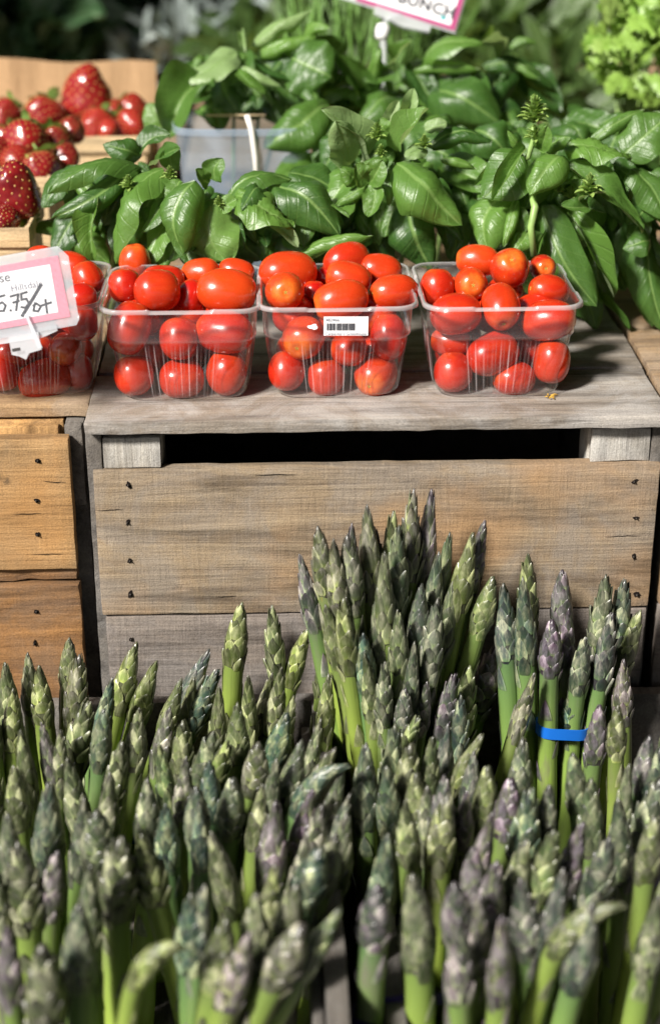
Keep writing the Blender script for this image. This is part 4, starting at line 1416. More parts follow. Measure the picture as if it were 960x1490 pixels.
basil('basil bunch spreading dark green leaves under the white sign', (580, 220), 0.44, [
    (482, 126, 444, 58, 70, 'flat', O(tint=.2)),
    (522, 142, 488, 78, 54, 'fold', O(tint=.35)),
    (540, 142, 554, 68, 38, 'roll', O(tint=.7)),
    (556, 152, 426, 150, 40, 'arch', O(tint=.45, yt=-.02, up=(0, -.3, 1))),
    (590, 104, 698, 102, 40, 'roll', O(tint=.7, up=(0, -.4, 1), yt=-.02)),
    (620, 128, 730, 182, 70, 'arch', O(tint=.15, yt=-.04)),
    (612, 96, 704, 64, 50, 'arch', O(tint=.6, up=(0, -.4, 1))),
    (690, 104, 708, 168, 34, 'fold', O(tint=.15)),
    (668, 108, 672, 150, 30, 'fold', O(tint=.3)),
    (700, 96, 808, 128, 50, 'roll', O(tint=.05, yb=.03, yt=.03)),
    (575, 90, 600, 58, 30, 'fold', O(tint=.5)),
    (566, 100, 530, 120, 36, 'cup', O(tint=.4)),
    (580, 140, 520, 190, 50, 'arch', O(tint=.3, yt=-.04)),
    (560, 148, 610, 190, 50, 'arch', O(tint=.15, yt=-.03)),
    (650, 160, 700, 220, 60, 'flat', O(tint=.0, yb=.0, yt=-.02)),
    (720, 150, 770, 220, 60, 'flat', O(tint=.0, yb=.0, yt=-.02)),
    (740, 70, 782, 62, 26, 'roll', O(tint=.5, yb=.05, yt=.05)),
    (720, 90, 700, 62, 30, 'fold', O(tint=.3, yb=.04)),
    (800, 150, 830, 210, 50, 'flat', O(tint=.05, yb=.04, yt=.02)),
], region=(480, 760, 90, 180), nfill=18, stems=[(540, 140), (600, 130), (650, 140)])

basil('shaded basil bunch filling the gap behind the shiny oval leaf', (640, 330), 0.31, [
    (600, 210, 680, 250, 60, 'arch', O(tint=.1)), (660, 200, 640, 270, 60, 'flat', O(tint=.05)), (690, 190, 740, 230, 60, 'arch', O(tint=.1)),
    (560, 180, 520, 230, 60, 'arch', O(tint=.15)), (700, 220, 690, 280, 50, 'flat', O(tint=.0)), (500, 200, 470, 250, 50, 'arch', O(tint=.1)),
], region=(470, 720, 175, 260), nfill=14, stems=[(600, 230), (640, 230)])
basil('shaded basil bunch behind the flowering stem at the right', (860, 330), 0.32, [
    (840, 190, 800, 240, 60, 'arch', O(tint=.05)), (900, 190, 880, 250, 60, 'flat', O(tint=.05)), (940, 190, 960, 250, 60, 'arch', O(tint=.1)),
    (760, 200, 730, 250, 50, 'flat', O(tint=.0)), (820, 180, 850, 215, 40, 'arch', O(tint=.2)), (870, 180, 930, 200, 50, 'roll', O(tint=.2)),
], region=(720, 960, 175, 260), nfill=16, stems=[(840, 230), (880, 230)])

# ------------------------------------------------------------------ tub
tp = at(355, 190, y=0.345)
tw = 102 * depth(tp) / FPX
tub = thing('plastic_tub', 'bluish clear plastic tub with a white band behind the front basil', 'tub', (tp.x, 0.345 + tw * 0.75, 0.001))
pf = []
H = tp.z
prof = [(0.80, 0.0), (0.86, 0.004), (0.97, H - 0.024), (0.98, H - 0.020), (1.0, H - 0.018), (1.01, H - 0.002), (1.03, H), (1.05, H - 0.001), (1.05, H - 0.006)]
v, f = [], []
for (s_, z_) in prof:
    for i in range(32):
        a = 2 * math.pi * i / 32
        cx_, sx_ = math.cos(a), math.sin(a)
        v.append((math.copysign(abs(cx_) ** 0.45, cx_) * tw * s_, math.copysign(abs(sx_) ** 0.45, sx_) * tw * 0.72 * s_, z_))
for j in range(len(prof) - 1):
    for i in range(32):
        f.append((j * 32 + i, j * 32 + (i + 1) % 32, (j + 1) * 32 + (i + 1) % 32, (j + 1) * 32 + i))
f.append(tuple(range(31, -1, -1)))
link('tub_wall', setm(mesh_of('tub_wall', v, f, True, None, 40), M['tub']), tub)
tb = MB()
xo = at(366, 180, y=0.345).x - tub.location.x
tb.tube([(xo - 0.004, -tw * 0.70, H + 0.012), (xo, -tw * 0.765, H), (xo + 0.003, -tw * 0.735, H - 0.025), (xo + 0.005, -tw * 0.70, H - 0.07)], 0.0026, 8)
tb.build('white_band', M['rubber_white'], tub)
sp_ = MB()
sp_.tube([tuple(at(300, 168, y=.40) - tub.location), tuple(at(386, 168, y=.40) - tub.location)], 0.0012, 6)
sp_.build('twine', M['veneer'], tub)


# ------------------------------------------------------------------ strawberries and their boxes
def berry_meshes(seed, el=1.25):
    rr = random.Random(seed)
    nr, ns = 34, 44
    pts = []
    n = 150
    for i in range(n):
        zz = 1 - 2 * (i + 0.5) / n
        a = i * math.pi * (3 - math.sqrt(5))
        pts.append((math.acos(zz), a % (2 * math.pi)))

    def surf(th, a):
        c_, s_ = math.cos(th), math.sin(th)
        w = s_ ** 0.85 * (0.72 + 0.34 * ((1 - c_) / 2) ** 0.8)           # th=0 is the pointed end
        w *= 1 + 0.05 * math.cos(2 * a + seed) + 0.04 * math.cos(3 * a + 2 * seed)
        z = c_ * el
        if c_ < 0:
            z = c_ * el * 0.55
        q = Vector((w * math.cos(a), w * math.sin(a), z))
        return q + q.normalized() * 0.13 * noise.noise(q * 1.4 + Vector((seed, 0, 0)))

    sp = np.array([tuple(surf(*p_)) for p_ in pts])
    v, f = [], []
    for i in range(nr + 1):
        th = 0.02 + (math.pi - 0.04) * i / nr
        for j in range(ns):
            p_ = surf(th, 2 * math.pi * j / ns)
            d = np.min(np.linalg.norm(sp - np.array(p_), axis=1))
            v.append(p_ * (1 - 0.045 * math.exp(-(d / 0.075) ** 2)))
    for i in range(nr):
        for j in range(ns):
            f.append((i * ns + j, (i + 1) * ns + j, (i + 1) * ns + (j + 1) % ns, i * ns + (j + 1) % ns))
    f.append(tuple(range(ns)))
    f.append(tuple(nr * ns + k_ for k_ in range(ns - 1, -1, -1)))
    body = setm(mesh_of('strawberry', v, f), M['berry'])
    sb_ = MB()
    for p_ in sp:
        q = Vector(p_)
        nn_ = q.normalized()
        t1 = (Vector((0, 0, 1)) - nn_ * nn_.z)
        t1 = t1.normalized() if t1.length > 0.01 else nn_.orthogonal().normalized()
        t2 = nn_.cross(t1)
        c0 = q * 0.985
        sb_.add([c0 + t1 * 0.058, c0 + t2 * 0.032, c0 - t1 * 0.05, c0 - t2 * 0.032, c0 + nn_ * 0.03], [(0, 1, 4), (1, 2, 4), (2, 3, 4), (3, 0, 4)])
    seeds = setm(mesh_of('seeds', sb_.v, sb_.f), M['seed'])
    cb_ = MB()
    lf_ = leaf_mesh('tmp', 0.42, 0.2, 0.14, seed=2, nu=4, nv=6, blister=0, wave=0.02, mat='bud')
    vs_ = np.array([tuple(q.co) for q in lf_.vertices])
    fs_ = [tuple(pl.vertices) for pl in lf_.polygons]
    us_ = [((i % 5) / 4, (i // 5) / 6) for i in range(len(vs_))]
    bpy.data.meshes.remove(lf_)
    for i in range(11):
        a = i * 2 * math.pi / 11 + rr.uniform(-0.15, 0.15)
        e = rr.uniform(-0.5, 0.5)
        d = Vector((math.cos(a) * math.cos(e), math.sin(a) * math.cos(e), -math.sin(e)))
        up = Vector((0, 0, -1))
        up = (up - d * up.dot(d)).normalized()
        xa = d.cross(up)
        rot = np.array([[xa.x, d.x, up.x], [xa.y, d.y, up.y], [xa.z, d.z, up.z]])
        cb_.add((vs_ * rr.uniform(0.7, 1.1)) @ rot.T + np.array([0, 0, -0.56 * el]), fs_, us_)
    cb_.tube([(0, 0, -0.5 * el), (0.1, 0.05, -0.8 * el), (0.25, 0.1, -1.0 * el)], 0.05, 6)
    cal = setm(mesh_of('leafy_cap', cb_.v, cb_.f, True, cb_.uv), M['bud'])
    return body, seeds, cal


BERRY = [berry_meshes(s, e) for s, e in ((1, 1.25), (2, 1.05), (3, 1.4), (4, 1.15))]
berries = [   # px, py, y, half width px, point direction, variety, ripe, label
    (26, 286, .245, 31, (-.1, -.25, 1), 2, .1, 'big dark red strawberry standing point up in the nearest box'),
    (4, 322, .215, 21, (.2, -.9, .3), 1, .1, 'strawberry lying in front of the big one in the nearest box'),
    (-18, 300, .25, 26, (.2, -.6, .6), 0, .2, 'strawberry cut by the left edge in the nearest box'),
    (36, 207, .41, 29, (-.2, -.7, -.6), 0, .45, 'strawberry with pale seeds and leafy cap in the middle box'),
    (82, 203, .43, 20, (.2, -.6, -.75), 1, .2, 'dark strawberry right of the leafy capped one in the middle box'),
    (104, 190, .45, 18, (.5, -.8, .1), 1, .15, 'dark strawberry at the right rim of the middle box'),
    (24, 233, .385, 20, (-.3, -.9, -.1), 1, .4, 'strawberry low at the front of the middle box'),
    (60, 243, .375, 24, (.1, -.5, -.85), 3, .25, 'strawberry showing its yellow-green cap at the front rim of the middle box'),
    (-2, 222, .40, 20, (-.3, -.9, .1), 0, .1, 'strawberry at the left photo edge in the middle box'),
    (126, 146, .585, 32, (.15, -.2, 1), 0, .55, 'largest strawberry heaped on top of the farthest box'),
    (66, 167, .56, 27, (-.3, -.7, -.6), 1, .4, 'broad strawberry with a green cap at the left of the farthest box'),
    (10, 167, .57, 20, (-.4, -.8, -.5), 0, .3, 'strawberry at the left end of the farthest box'),
    (142, 180, .54, 21, (-.3, -.8, -.5), 3, .65, 'light red strawberry with a yellow shoulder in the farthest box'),
    (164, 166, .57, 19, (.1, -.8, .3), 1, .65, 'strawberry wedged between the largest one and the right rim'),
    (192, 160, .58, 19, (.7, -.6, -.3), 0, .4, 'strawberry at the back right corner of the farthest box'),
    (192, 180, .545, 20, (.5, -.8, -.2), 3, .7, 'bright orange-red strawberry at the right front of the farthest box'),
    (157, 190, .53, 15, (.1, -.9, -.2), 1, .85, 'small bright strawberry at the front rim of the farthest box'),
]
berries += [
    (44, 187, .575, 19, (-.1, -.6, -.7), 3, .3, 'strawberry with its leafy cap up at the front of the farthest box'),
    (104, 168, .60, 18, (.3, -.8, .2), 1, .2, 'dark strawberry tucked in left of the largest one'),
    (58, 213, .43, 22, (-.1, -.6, -.7), 3, .2, 'capped strawberry between the two dark ones of the middle box'),
    (12, 204, .44, 20, (-.3, -.6, -.6), 1, .3, 'strawberry with leafy cap at the back left of the middle box'),
    (174, 189, .54, 15, (.2, -.6, -.6), 1, .6, 'small capped strawberry near the right front rim of the farthest box'),
    (96, 228, .40, 17, (.4, -.7, -.3), 0, .1, 'dark strawberry at the right front of the middle box beside the basil'),
]
for i, (px, py, y, hw, dr, vr, ripe, lab) in enumerate(berries):
    p = at(px, py, y=y)
    r_ = hw * depth(p) / FPX * 1.28
    body, seeds, cal = BERRY[vr]
    o = link('strawberry', body, None, p)
    o.rotation_euler = (Vector(dr).to_track_quat('Z', 'Y').to_matrix() @ Matrix.Rotation(i * 1.3, 3, 'Z')).to_euler()
    o.scale = (r_, r_, r_)
    o['ripe'] = float(ripe)
    tag(o, lab, 'strawberry', 'strawberries in the wooden boxes')
    s = link('seeds', seeds, o)
    s['kind'] = 'stuff'
    cobj = link('leafy_cap', cal, o)
    cobj['tint'] = 0.6


def berry_box(label, cx, yf, wid, dep, z, mat='veneer'):
    b = thing('berry_box', label, 'berry box', (cx, yf + dep / 2, 0.001), 'wooden berry boxes')
    x, d = wid / 2, dep / 2
    tk = 0.0022
    for nm, bx in (('front_side', (-x, x, -d, -d + tk)), ('back_side', (-x, x, d - tk, d)), ('end_side', (x - tk, x, -d + tk, d - tk)), ('end_side', (-x, -x + tk, -d + tk, d - tk))):
        m = plank_mesh(bx[0], bx[1], bx[2], bx[3], 0.0, z, 0.0004, 0.0004, random.uniform(0, 50), 0.02)
        link(nm, setm(m, M[mat]), b)
    for nm, bx in (('rim_band', (-x - 0.003, x + 0.003, -d - 0.003, -d - 0.0003)), ('rim_band', (-x - 0.003, x + 0.003, d + 0.0003, d + 0.003)), ('rim_band', (x + 0.0003, x + 0.003, -d, d)), ('rim_band', (-x - 0.003, -x - 0.0003, -d, d))):
        m = plank_mesh(bx[0], bx[1], bx[2], bx[3], z - 0.014, z + 0.002, 0.0005, 0.0004, random.uniform(0, 50), 0.02)
        link(nm, setm(m, M[mat]), b)
    m = plank_mesh(-x + tk, x - tk, -d + tk, d - tk, 0.012, 0.016, 0.0004, 0.0003, 3, 0.03)
    link('box_bottom', setm(m, M[mat]), b)
    return b


xq = at(38, 338, y=0.20).x
berry_box('nearest pale wooden strawberry box at the left edge, juice stained rim', xq - 0.055, 0.20, 0.11, 0.095, at(38, 336, y=.20).z)
xq = at(66, 262, y=0.355).x
berry_box('middle pale wooden strawberry box half hidden by basil leaves', xq - 0.056, 0.355, 0.115, 0.11, at(66, 262, y=.355).z)
xq = at(212, 200, y=0.51).x
berry_box('farthest wide wooden strawberry tray in front of the kraft paper wall', xq - 0.0875, 0.51, 0.175, 0.10, at(120, 203, y=.51).z)

kb_ = thing('kraft_paper_box', 'kraft paper carton with a tall back panel behind the strawberries', 'carton', (at(110, 180, y=.66).x, 0.66, 0.001))
KX0, KX1 = at(-40, 95, y=.66).x - kb_.location.x, at(227, 100, y=.66).x - kb_.location.x
KH = at(110, 93, y=.66).z
v, f = [], []
nx, nz = 26, 10
for side in (0, 1):
    for j in range(nz + 1):
        for i in range(nx + 1):
            t_, s_ = i / nx, j / nz
            xx = KX0 + (KX1 - KX0) * t_
            zz = s_ * (KH + 0.0045 * (1 - t_) + 0.002 * math.sin(t_ * 9))
            wv = 0.003 * noise.noise(Vector((t_ * 6, s_ * 2, 1))) + 0.0025 * math.exp(-((t_ - 0.36) / 0.02) ** 2) - 0.002 * math.exp(-((t_ - 0.2) / 0.03) ** 2)
            v.append((xx, wv + side * 0.0016, zz))
n1 = (nx + 1) * (nz + 1)
for side in (0, 1):
    for j in range(nz):
        for i in range(nx):
            a = side * n1 + j * (nx + 1) + i
            q_ = (a, a + 1, a + nx + 2, a + nx + 1)
            f.append(q_ if side == 0 else q_[::-1])
for i in range(nx):
    a = nz * (nx + 1) + i
    f.append((a, a + 1, a + 1 + n1, a + n1))
for j in range(nz):
    a = j * (nx + 1) + nx
    f.append((a, a + n1, a + n1 + nx + 1, a + nx + 1))
link('back_panel', setm(mesh_of('back_panel', v, f, True, None, 50), M['kraft']), kb_)
link('end_panel', setm(plank_mesh(KX1 - 0.0018, KX1 - 0.0002, -0.165, -0.001, 0, 0.06, 0.0004, 0.0006, 3, 0.02), M['kraft']), kb_)
link('floor_panel', setm(plank_mesh(KX0, KX1 - 0.003, -0.165, -0.003, 0.0, 0.0015, 0.0004, 0.0002, 4, 0.03), M['kraft']), kb_)

# ------------------------------------------------------------------ herbs at the back
BG = {
    'kale': [leaf_mesh('leaf', 0.6, 0.3, 0.2, seed=s, blister=1.8, wave=0.10, mat='kale', nu=8, nv=14) for s in (31, 32)],
    'herb': [leaf_mesh('leaf', 0.40, 0.4, 0.12, seed=s, blister=0.8, wave=0.04, mat='herb', nu=8, nv=14) for s in (33, 34, 35)],
    'sage': [leaf_mesh('leaf', 0.34, 0.4, 0.10, seed=s, blister=1.0, wave=0.03, mat='sage', nu=6, nv=10) for s in (36, 37)],
}


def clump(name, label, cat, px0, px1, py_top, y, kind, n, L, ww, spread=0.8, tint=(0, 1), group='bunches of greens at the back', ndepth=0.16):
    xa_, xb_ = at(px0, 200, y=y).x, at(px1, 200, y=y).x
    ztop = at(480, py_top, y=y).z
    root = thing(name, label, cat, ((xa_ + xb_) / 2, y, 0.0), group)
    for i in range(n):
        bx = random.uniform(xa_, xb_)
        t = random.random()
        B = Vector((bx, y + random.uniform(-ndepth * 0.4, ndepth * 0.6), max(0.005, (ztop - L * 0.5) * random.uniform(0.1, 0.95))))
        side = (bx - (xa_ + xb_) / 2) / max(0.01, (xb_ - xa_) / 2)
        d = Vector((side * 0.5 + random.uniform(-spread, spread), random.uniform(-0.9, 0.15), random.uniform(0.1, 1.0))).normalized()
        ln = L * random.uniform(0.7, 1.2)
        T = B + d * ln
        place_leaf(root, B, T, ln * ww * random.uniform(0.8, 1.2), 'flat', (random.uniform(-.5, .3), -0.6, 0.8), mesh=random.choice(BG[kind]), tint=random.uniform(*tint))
    sb2 = MB()
    for i in range(7):
        bx = random.uniform(xa_, xb_)
        sb2.tube([(bx - root.location.x, random.uniform(-.03, .03), 0.002), ((bx - root.location.x) * 1.1, random.uniform(-.03, .03), max(0.02, ztop * 0.7))], [0.004, 0.002], 6)
    so_ = sb2.build('stems', M['stem'], root)
    return root


clump('kale_bunch', 'blurred green kale bunch in the top left corner behind the paper carton', 'kale', -60, 110, -10, 1.25, 'kale', 60, 0.125, 0.5, tint=(.3, 1))
clump('sage_bunch', 'blurred silver-grey sage bunch behind the right end of the paper carton', 'sage', 190, 300, 10, 1.22, 'sage', 90, 0.07, 0.36, tint=(.2, 1))
clump('sage_bunch', 'second smaller grey sage bunch right of the first, above the pale basil', 'sage', 300, 372, 0, 1.26, 'sage', 60, 0.07, 0.36, tint=(.0, .7))
clump('herb_bunch', 'dark green leafy bunch between the sage and the chives', 'herbs', 340, 450, 5, 1.15, 'herb', 56, 0.10, 0.45, tint=(0, .6))
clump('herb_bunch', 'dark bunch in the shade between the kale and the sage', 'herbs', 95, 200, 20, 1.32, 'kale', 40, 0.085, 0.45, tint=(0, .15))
clump('herb_bunch', 'olive green leafy bunch behind the white sign', 'herbs', 560, 700, 0, 1.15, 'herb', 70, 0.11, 0.4, tint=(.2, .9))
clump('herb_bunch', 'olive green leafy bunch right of the white sign', 'herbs', 690, 800, 10, 1.10, 'herb', 70, 0.11, 0.4, tint=(.2, .9))
clump('herb_bunch', 'low dark bunch between the olive leaves and the parsley', 'herbs', 770, 880, 60, 0.95, 'herb', 44, 0.085, 0.4, tint=(.0, .5))
clump('herb_bunch', 'dark leafy bunch below the parsley at the right', 'herbs', 850, 1000, 130, 0.60, 'herb', 40, 0.08, 0.5, tint=(.0, .4))
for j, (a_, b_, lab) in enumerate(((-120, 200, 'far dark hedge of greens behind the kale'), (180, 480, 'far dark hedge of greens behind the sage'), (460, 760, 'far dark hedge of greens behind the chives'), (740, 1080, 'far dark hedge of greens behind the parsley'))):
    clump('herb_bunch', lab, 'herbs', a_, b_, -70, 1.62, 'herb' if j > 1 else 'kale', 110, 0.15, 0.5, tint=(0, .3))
hr = [o for o in bpy.data.objects if o.get('label', '').startswith('olive green leafy bunch right')][0]
place_leaf(hr, at(850, 110, y=1.0), at(866, -14, y=1.02), 34 * depth(at(850, 50, y=1.0)) / FPX, 'flat', (-.2, -.9, .3), mesh=BG['herb'][0], tint=1.0)

# chives: slim blades
cx_ = at(505, 90, y=.62)
ch = thing('chive_bunch', 'bunch of thin upright chives left of the white sign', 'chives', (cx_.x, .62, 0.0), 'bunches of greens at the back')
for i in range(70):
    px = random.uniform(425, 640)
    tx = px + random.uniform(-60, 50) + (px - 510) * 0.25
    y0_ = .62 + random.uniform(-.03, .05)
    B = at(px, random.uniform(120, 160), y=y0_)
    T = at(tx, random.uniform(-60, 40), y=y0_ + random.uniform(-.03, .03))
    md = B.lerp(T, .55) + Vector((random.uniform(-.006, .006), 0, 0.0))
    b_ = MB()
    b_.tube([B - ch.location, md - ch.location, T - ch.location], [0.0016, 0.0014, 0.0004], 5)
    b_.build('blade', M['chive'], ch)


# parsley: many small lobed leaflets
def parsley_leaf(seed):
    rr = random.Random(seed)
    b = MB()
    for (cx2, cy2, s2) in ((0, .62, .40), (-.32, .40, .34), (.32, .40, .34)):
        n = 14
        v = [(cx2, cy2, 0.06)]
        for i in range(n):
            a = 2 * math.pi * i / n
            r_ = s2 * (1 if i % 2 == 0 else 0.66) * rr.uniform(.85, 1.1)
            v.append((cx2 + r_ * math.cos(a), cy2 + r_ * math.sin(a), rr.uniform(-.08, .08)))
        b.add(v, [(0, 1 + i, 1 + (i + 1) % n) for i in range(n)], [(0.25 + (p[0] - cx2) * .2, 0.3 + (p[1] - cy2) * .2) for p in v])
    b.tube([(0, 0, 0), (0, .3, .02)], 0.02, 5)
    return setm(mesh_of('leaflet', b.v, b.f, True, b.uv), M['parsley'])


PL = [parsley_leaf(s) for s in range(3)]
pcn = at(935, 90, y=.55)
pr = thing('parsley_bunch', 'bright yellow-green parsley bunch in the upper right corner', 'parsley', (pcn.x, .55, 0.0), 'bunches of greens at the back')
for i in range(150):
    a, b_ = random.uniform(0, 6.28), math.sqrt(random.random())
    px, py = 948 + 84 * b_ * math.cos(a), 76 + 102 * b_ * math.sin(a)
    if px < 885 and py < 22:
        continue
    y_ = .55 - .05 * math.sqrt(max(0, 1 - b_ * b_)) + random.uniform(-.02, .07)
    p = at(px, py, y=y_)
    o = link('leaflet', random.choice(PL), pr, p - Vector(pr.location))
    s_ = random.uniform(.018, .034)
    o.scale = (s_, s_, s_)
    o.rotation_euler = Euler((random.uniform(.2, 1.4), random.uniform(-.6, .6), random.uniform(-1.4, 1.4)))
    o['tint'] = random.uniform(.2, 1)
b_ = MB()
for i in range(16):
    px, py = random.uniform(890, 990), random.uniform(40, 150)
    T = at(px, py, y=.56) - Vector(pr.location)
    b_.tube([(random.uniform(-.02, .02), random.uniform(-.01, .02), 0.002), T * 0.5, T], [.003, .002, .0012], 6)
b_.build('stems', M['stem'], pr)

# ------------------------------------------------------------------ asparagus
R0 = 0.0086
LEN = 0.215


def spear_variant(seed, head=0.058, bend=0.0, hook=0.0, sway=0.004, openh=0.0):
    """stalk mesh, tip mesh, bract meshes, and the local point of the tip"""
    rr = random.Random(seed)
    ph = rr.uniform(0, 6)
    nseg = 60
    pts = [Vector((0, 0, 0))]
    d = Vector((0, 0, 1))
    hd = head / LEN
    for i in range(nseg):
        t = (i + 1) / nseg
        ang = bend * t ** 2 * 1.2 / nseg * 2
        if t > 1 - hd * 1.15:
            ang += hook / (nseg * hd * 1.15)
        d = Matrix.Rotation(ang, 3, 'Y') @ d
        pts.append(pts[-1] + d * LEN / nseg)
    pts = [p + Vector((sway * math.sin(3.0 * i / nseg + ph) * (i / nseg), sway * math.cos(2.6 * i / nseg + ph) * (i / nseg), 0)) for i, p in enumerate(pts)]

    def fr(t):
        x = max(0.0, min(1.0, t)) * nseg
        i = min(nseg - 1, int(x))
        p = pts[i].lerp(pts[i + 1], x - i)
        tg = (pts[min(nseg, i + 2)] - pts[max(0, i - 1)]).normalized()
        a = Vector((0, 1, 0))
        a = (a - tg * a.dot(tg)).normalized()
        return p, tg, a, tg.cross(a)

    h0 = 1 - hd
    ex = rr.choice((1.55, 1.9, 2.4, 3.0))
    sw_ = rr.uniform(0.10, 0.26)

    def rad(t):
        if t < h0:
            return R0 * (1.0 - 0.10 * t + 0.02 * math.sin(t * 23 + ph))
        s = (t - h0) / hd
        return R0 * (0.91 + sw_ * math.sin(math.pi * min(1, s * 1.35)) * (1 if s < 0.74 else 0)) * max(0.0, 1 - s ** ex) ** 0.75 if s < 1 else 0.0

    # stalk
    v, f, uv = [], [], []
    ns, nr = 12, 26
    for j in range(nr + 1):
        t = (h0 + 0.05 * hd) * j / nr
        p, tg, a, b = fr(t)
        r_ = rad(t)
        for i in range(ns):
            th = 2 * math.pi * i / ns
            rk = r_ * (1 + 0.025 * math.cos(3 * th + ph))
            v.append(p + (a * math.cos(th) + b * math.sin(th)) * rk)
            uv.append((i / ns, t))
    for j in range(nr):
        for i in range(ns):
            f.append((j * ns + i, j * ns + (i + 1) % ns, (j + 1) * ns + (i + 1) % ns, (j + 1) * ns + i))
    f.append(tuple(range(ns - 1, -1, -1)))
    stalk = setm(mesh_of('spear', v, f, True, uv), M['stalk'])

    # a scale leaf lying on the surface
    def scale_geo(t0, th0, ln, wd, lift, curl, b_, point=False):
        nu, nv = 6, 7
        vv, ff, uu = [], [], []
        kk = rr.randint(4, 8) if point else rr.randint(0, 9)
        for j in range(nv + 1):
            q = j / nv
            t = t0 + ln * q
            wprof = max(0.0, 1 - q ** 1.3) ** 0.9 if point else (math.sin(math.pi * (0.28 + 0.72 * q)) ** 0.8) if q < 1 else 0.0
            for i in range(nu + 1):
                s = -1 + 2 * i / nu
                th = th0 + s * wd * wprof
                p, tg, a, b = fr(t)
                over = max(0.0, t - 1.0) * LEN
                r_ = rad(t)
                bulge = lift * (q ** 0.7) * (1 - 0.62 * s * s) * (1.0 if q < 0.75 else 1.0 - 0.9 * (q - 0.75)) + curl * q ** 3
                rr_ = r_ + R0 * bulge + 0.0002
                vv.append(p + tg * over + (a * math.cos(th) + b * math.sin(th)) * rr_)
                uu.append((i / nu, 0.02 + 0.95 * q + kk))
        for j in range(nv):
            for i in range(nu):
                k_ = j * (nu + 1) + i
                ff.append((k_, k_ + 1, k_ + nu + 2, k_ + nu + 1))
        b_.add(vv, ff, uu)

    tb_ = MB()
    # core of the head
    v, f, uv = [], [], []
    for j in range(15):
        t = h0 + hd * (j / 14) * 0.985
        p, tg, a, b = fr(t)
        r_ = max(0.0003, rad(t))
        for i in range(ns):
            th = 2 * math.pi * i / ns
            v.append(p + (a * math.cos(th) + b * math.sin(th)) * r_)
            uv.append((0.5, 0.97))
    for j in range(14):
        for i in range(ns):
            f.append((j * ns + i, j * ns + (i + 1) % ns, (j + 1) * ns + (i + 1) % ns, (j + 1) * ns + i))
    f.append(tuple(14 * ns + i for i in range(ns)))
    tb_.add(v, f, uv)
    n = 34
    for i in range(n):
        s = (i / (n - 1)) ** 0.9
        t0 = h0 + hd * (s * 0.84 - 0.06)
        th0 = i * 2.39996 + rr.uniform(-0.3, 0.3)
        ln = hd * (0.25 - 0.07 * s) * rr.uniform(0.8, 1.25)
        wd = (0.55 + 0.42 * s) * rr.uniform(0.8, 1.15)
        scale_geo(t0, th0, ln, wd, (0.12 + 0.17 * rr.random() + openh * rr.random()) * (1 - 0.45 * s), openh * rr.uniform(-0.1, 0.7), tb_)
    tip = setm(mesh_of('tip', tb_.v, tb_.f, True, tb_.uv), M['tip'])
    brs = []
    for i in range(6):
        b_ = MB()
        t0 = h0 * (0.36 + 0.105 * i) + rr.uniform(-.015, .015)
        scale_geo(t0, i * 2.4 + ph, 0.075 + 0.02 * rr.random(), 0.72, 0.13, 0.05, b_, True)
        brs.append(setm(mesh_of('bract', b_.v, b_.f, True, b_.uv), M['tip']))
    return stalk, tip, brs, fr(1.0)[0], fr(h0 + hd * 0.3)[0]


VAR = {
    'n': [spear_variant(s, h, b) for s, h, b in ((1, .058, .06), (2, .066, .14), (3, .050, -.10), (4, .060, .25), (5, .070, .0), (6, .052, -.18), (7, .063, .08), (8, .048, .04), (9, .056, .20), (10, .045, -.05), (14, .06, .1), (15, .054, .0))],
    'w': [spear_variant(s, h, .05, openh=.28) for s, h in ((11, .06), (12, .066), (13, .056))],       # loose, opening heads
    'c': [spear_variant(s, h, .3, hook=k_) for s, h, k_ in ((21, .055, 1.2), (22, .06, 1.6), (23, .05, .9))],   # curled over
    'h': [spear_variant(s, h, .25, hook=k_) for s, h, k_ in ((31, .065, 1.15), (32, .055, 1.3))],       # lying over sideways
}


def spear(parent, T, lean_x=0.0, lean_y=0.0, kind='n', tint=None, purple=None, L=1.0, base=None, thick=1.0, spin=None):
    var = random.choice(VAR[kind])
    stalk, tip, brs, tl, hl = var
    if base is None:
        d = Vector((math.tan(R(lean_x)), math.tan(R(lean_y)), 1)).normalized()
        base = T - d * LEN * L
    chord = (T - base)
    s = chord.length / tl.length
    q = tl.normalized().rotation_difference(chord.normalized())
    rot = q.to_matrix()
    if spin is None:
        spin = random.uniform(0, 6.28) if kind in 'nw' else 0.0
    rot = Matrix.Rotation(spin, 3, chord.normalized()) @ rot
    o = link('spear', stalk, parent, base - Vector(parent.location))
    o.rotation_euler = rot.to_euler()
    o.scale = (s * thick, s * thick, s)
    tint = random.random() if tint is None else tint
    purple = max(0, random.gauss(0.3, 0.3)) if purple is None else purple * 0.9 + random.uniform(0, .15)
    parts = [o, link('tip', tip, o)] + [link('bract', b, o) for b in brs]
    for p_ in parts:
        p_['tint'] = float(tint)
        p_['purple'] = float(min(1, purple))
    return o, base, T


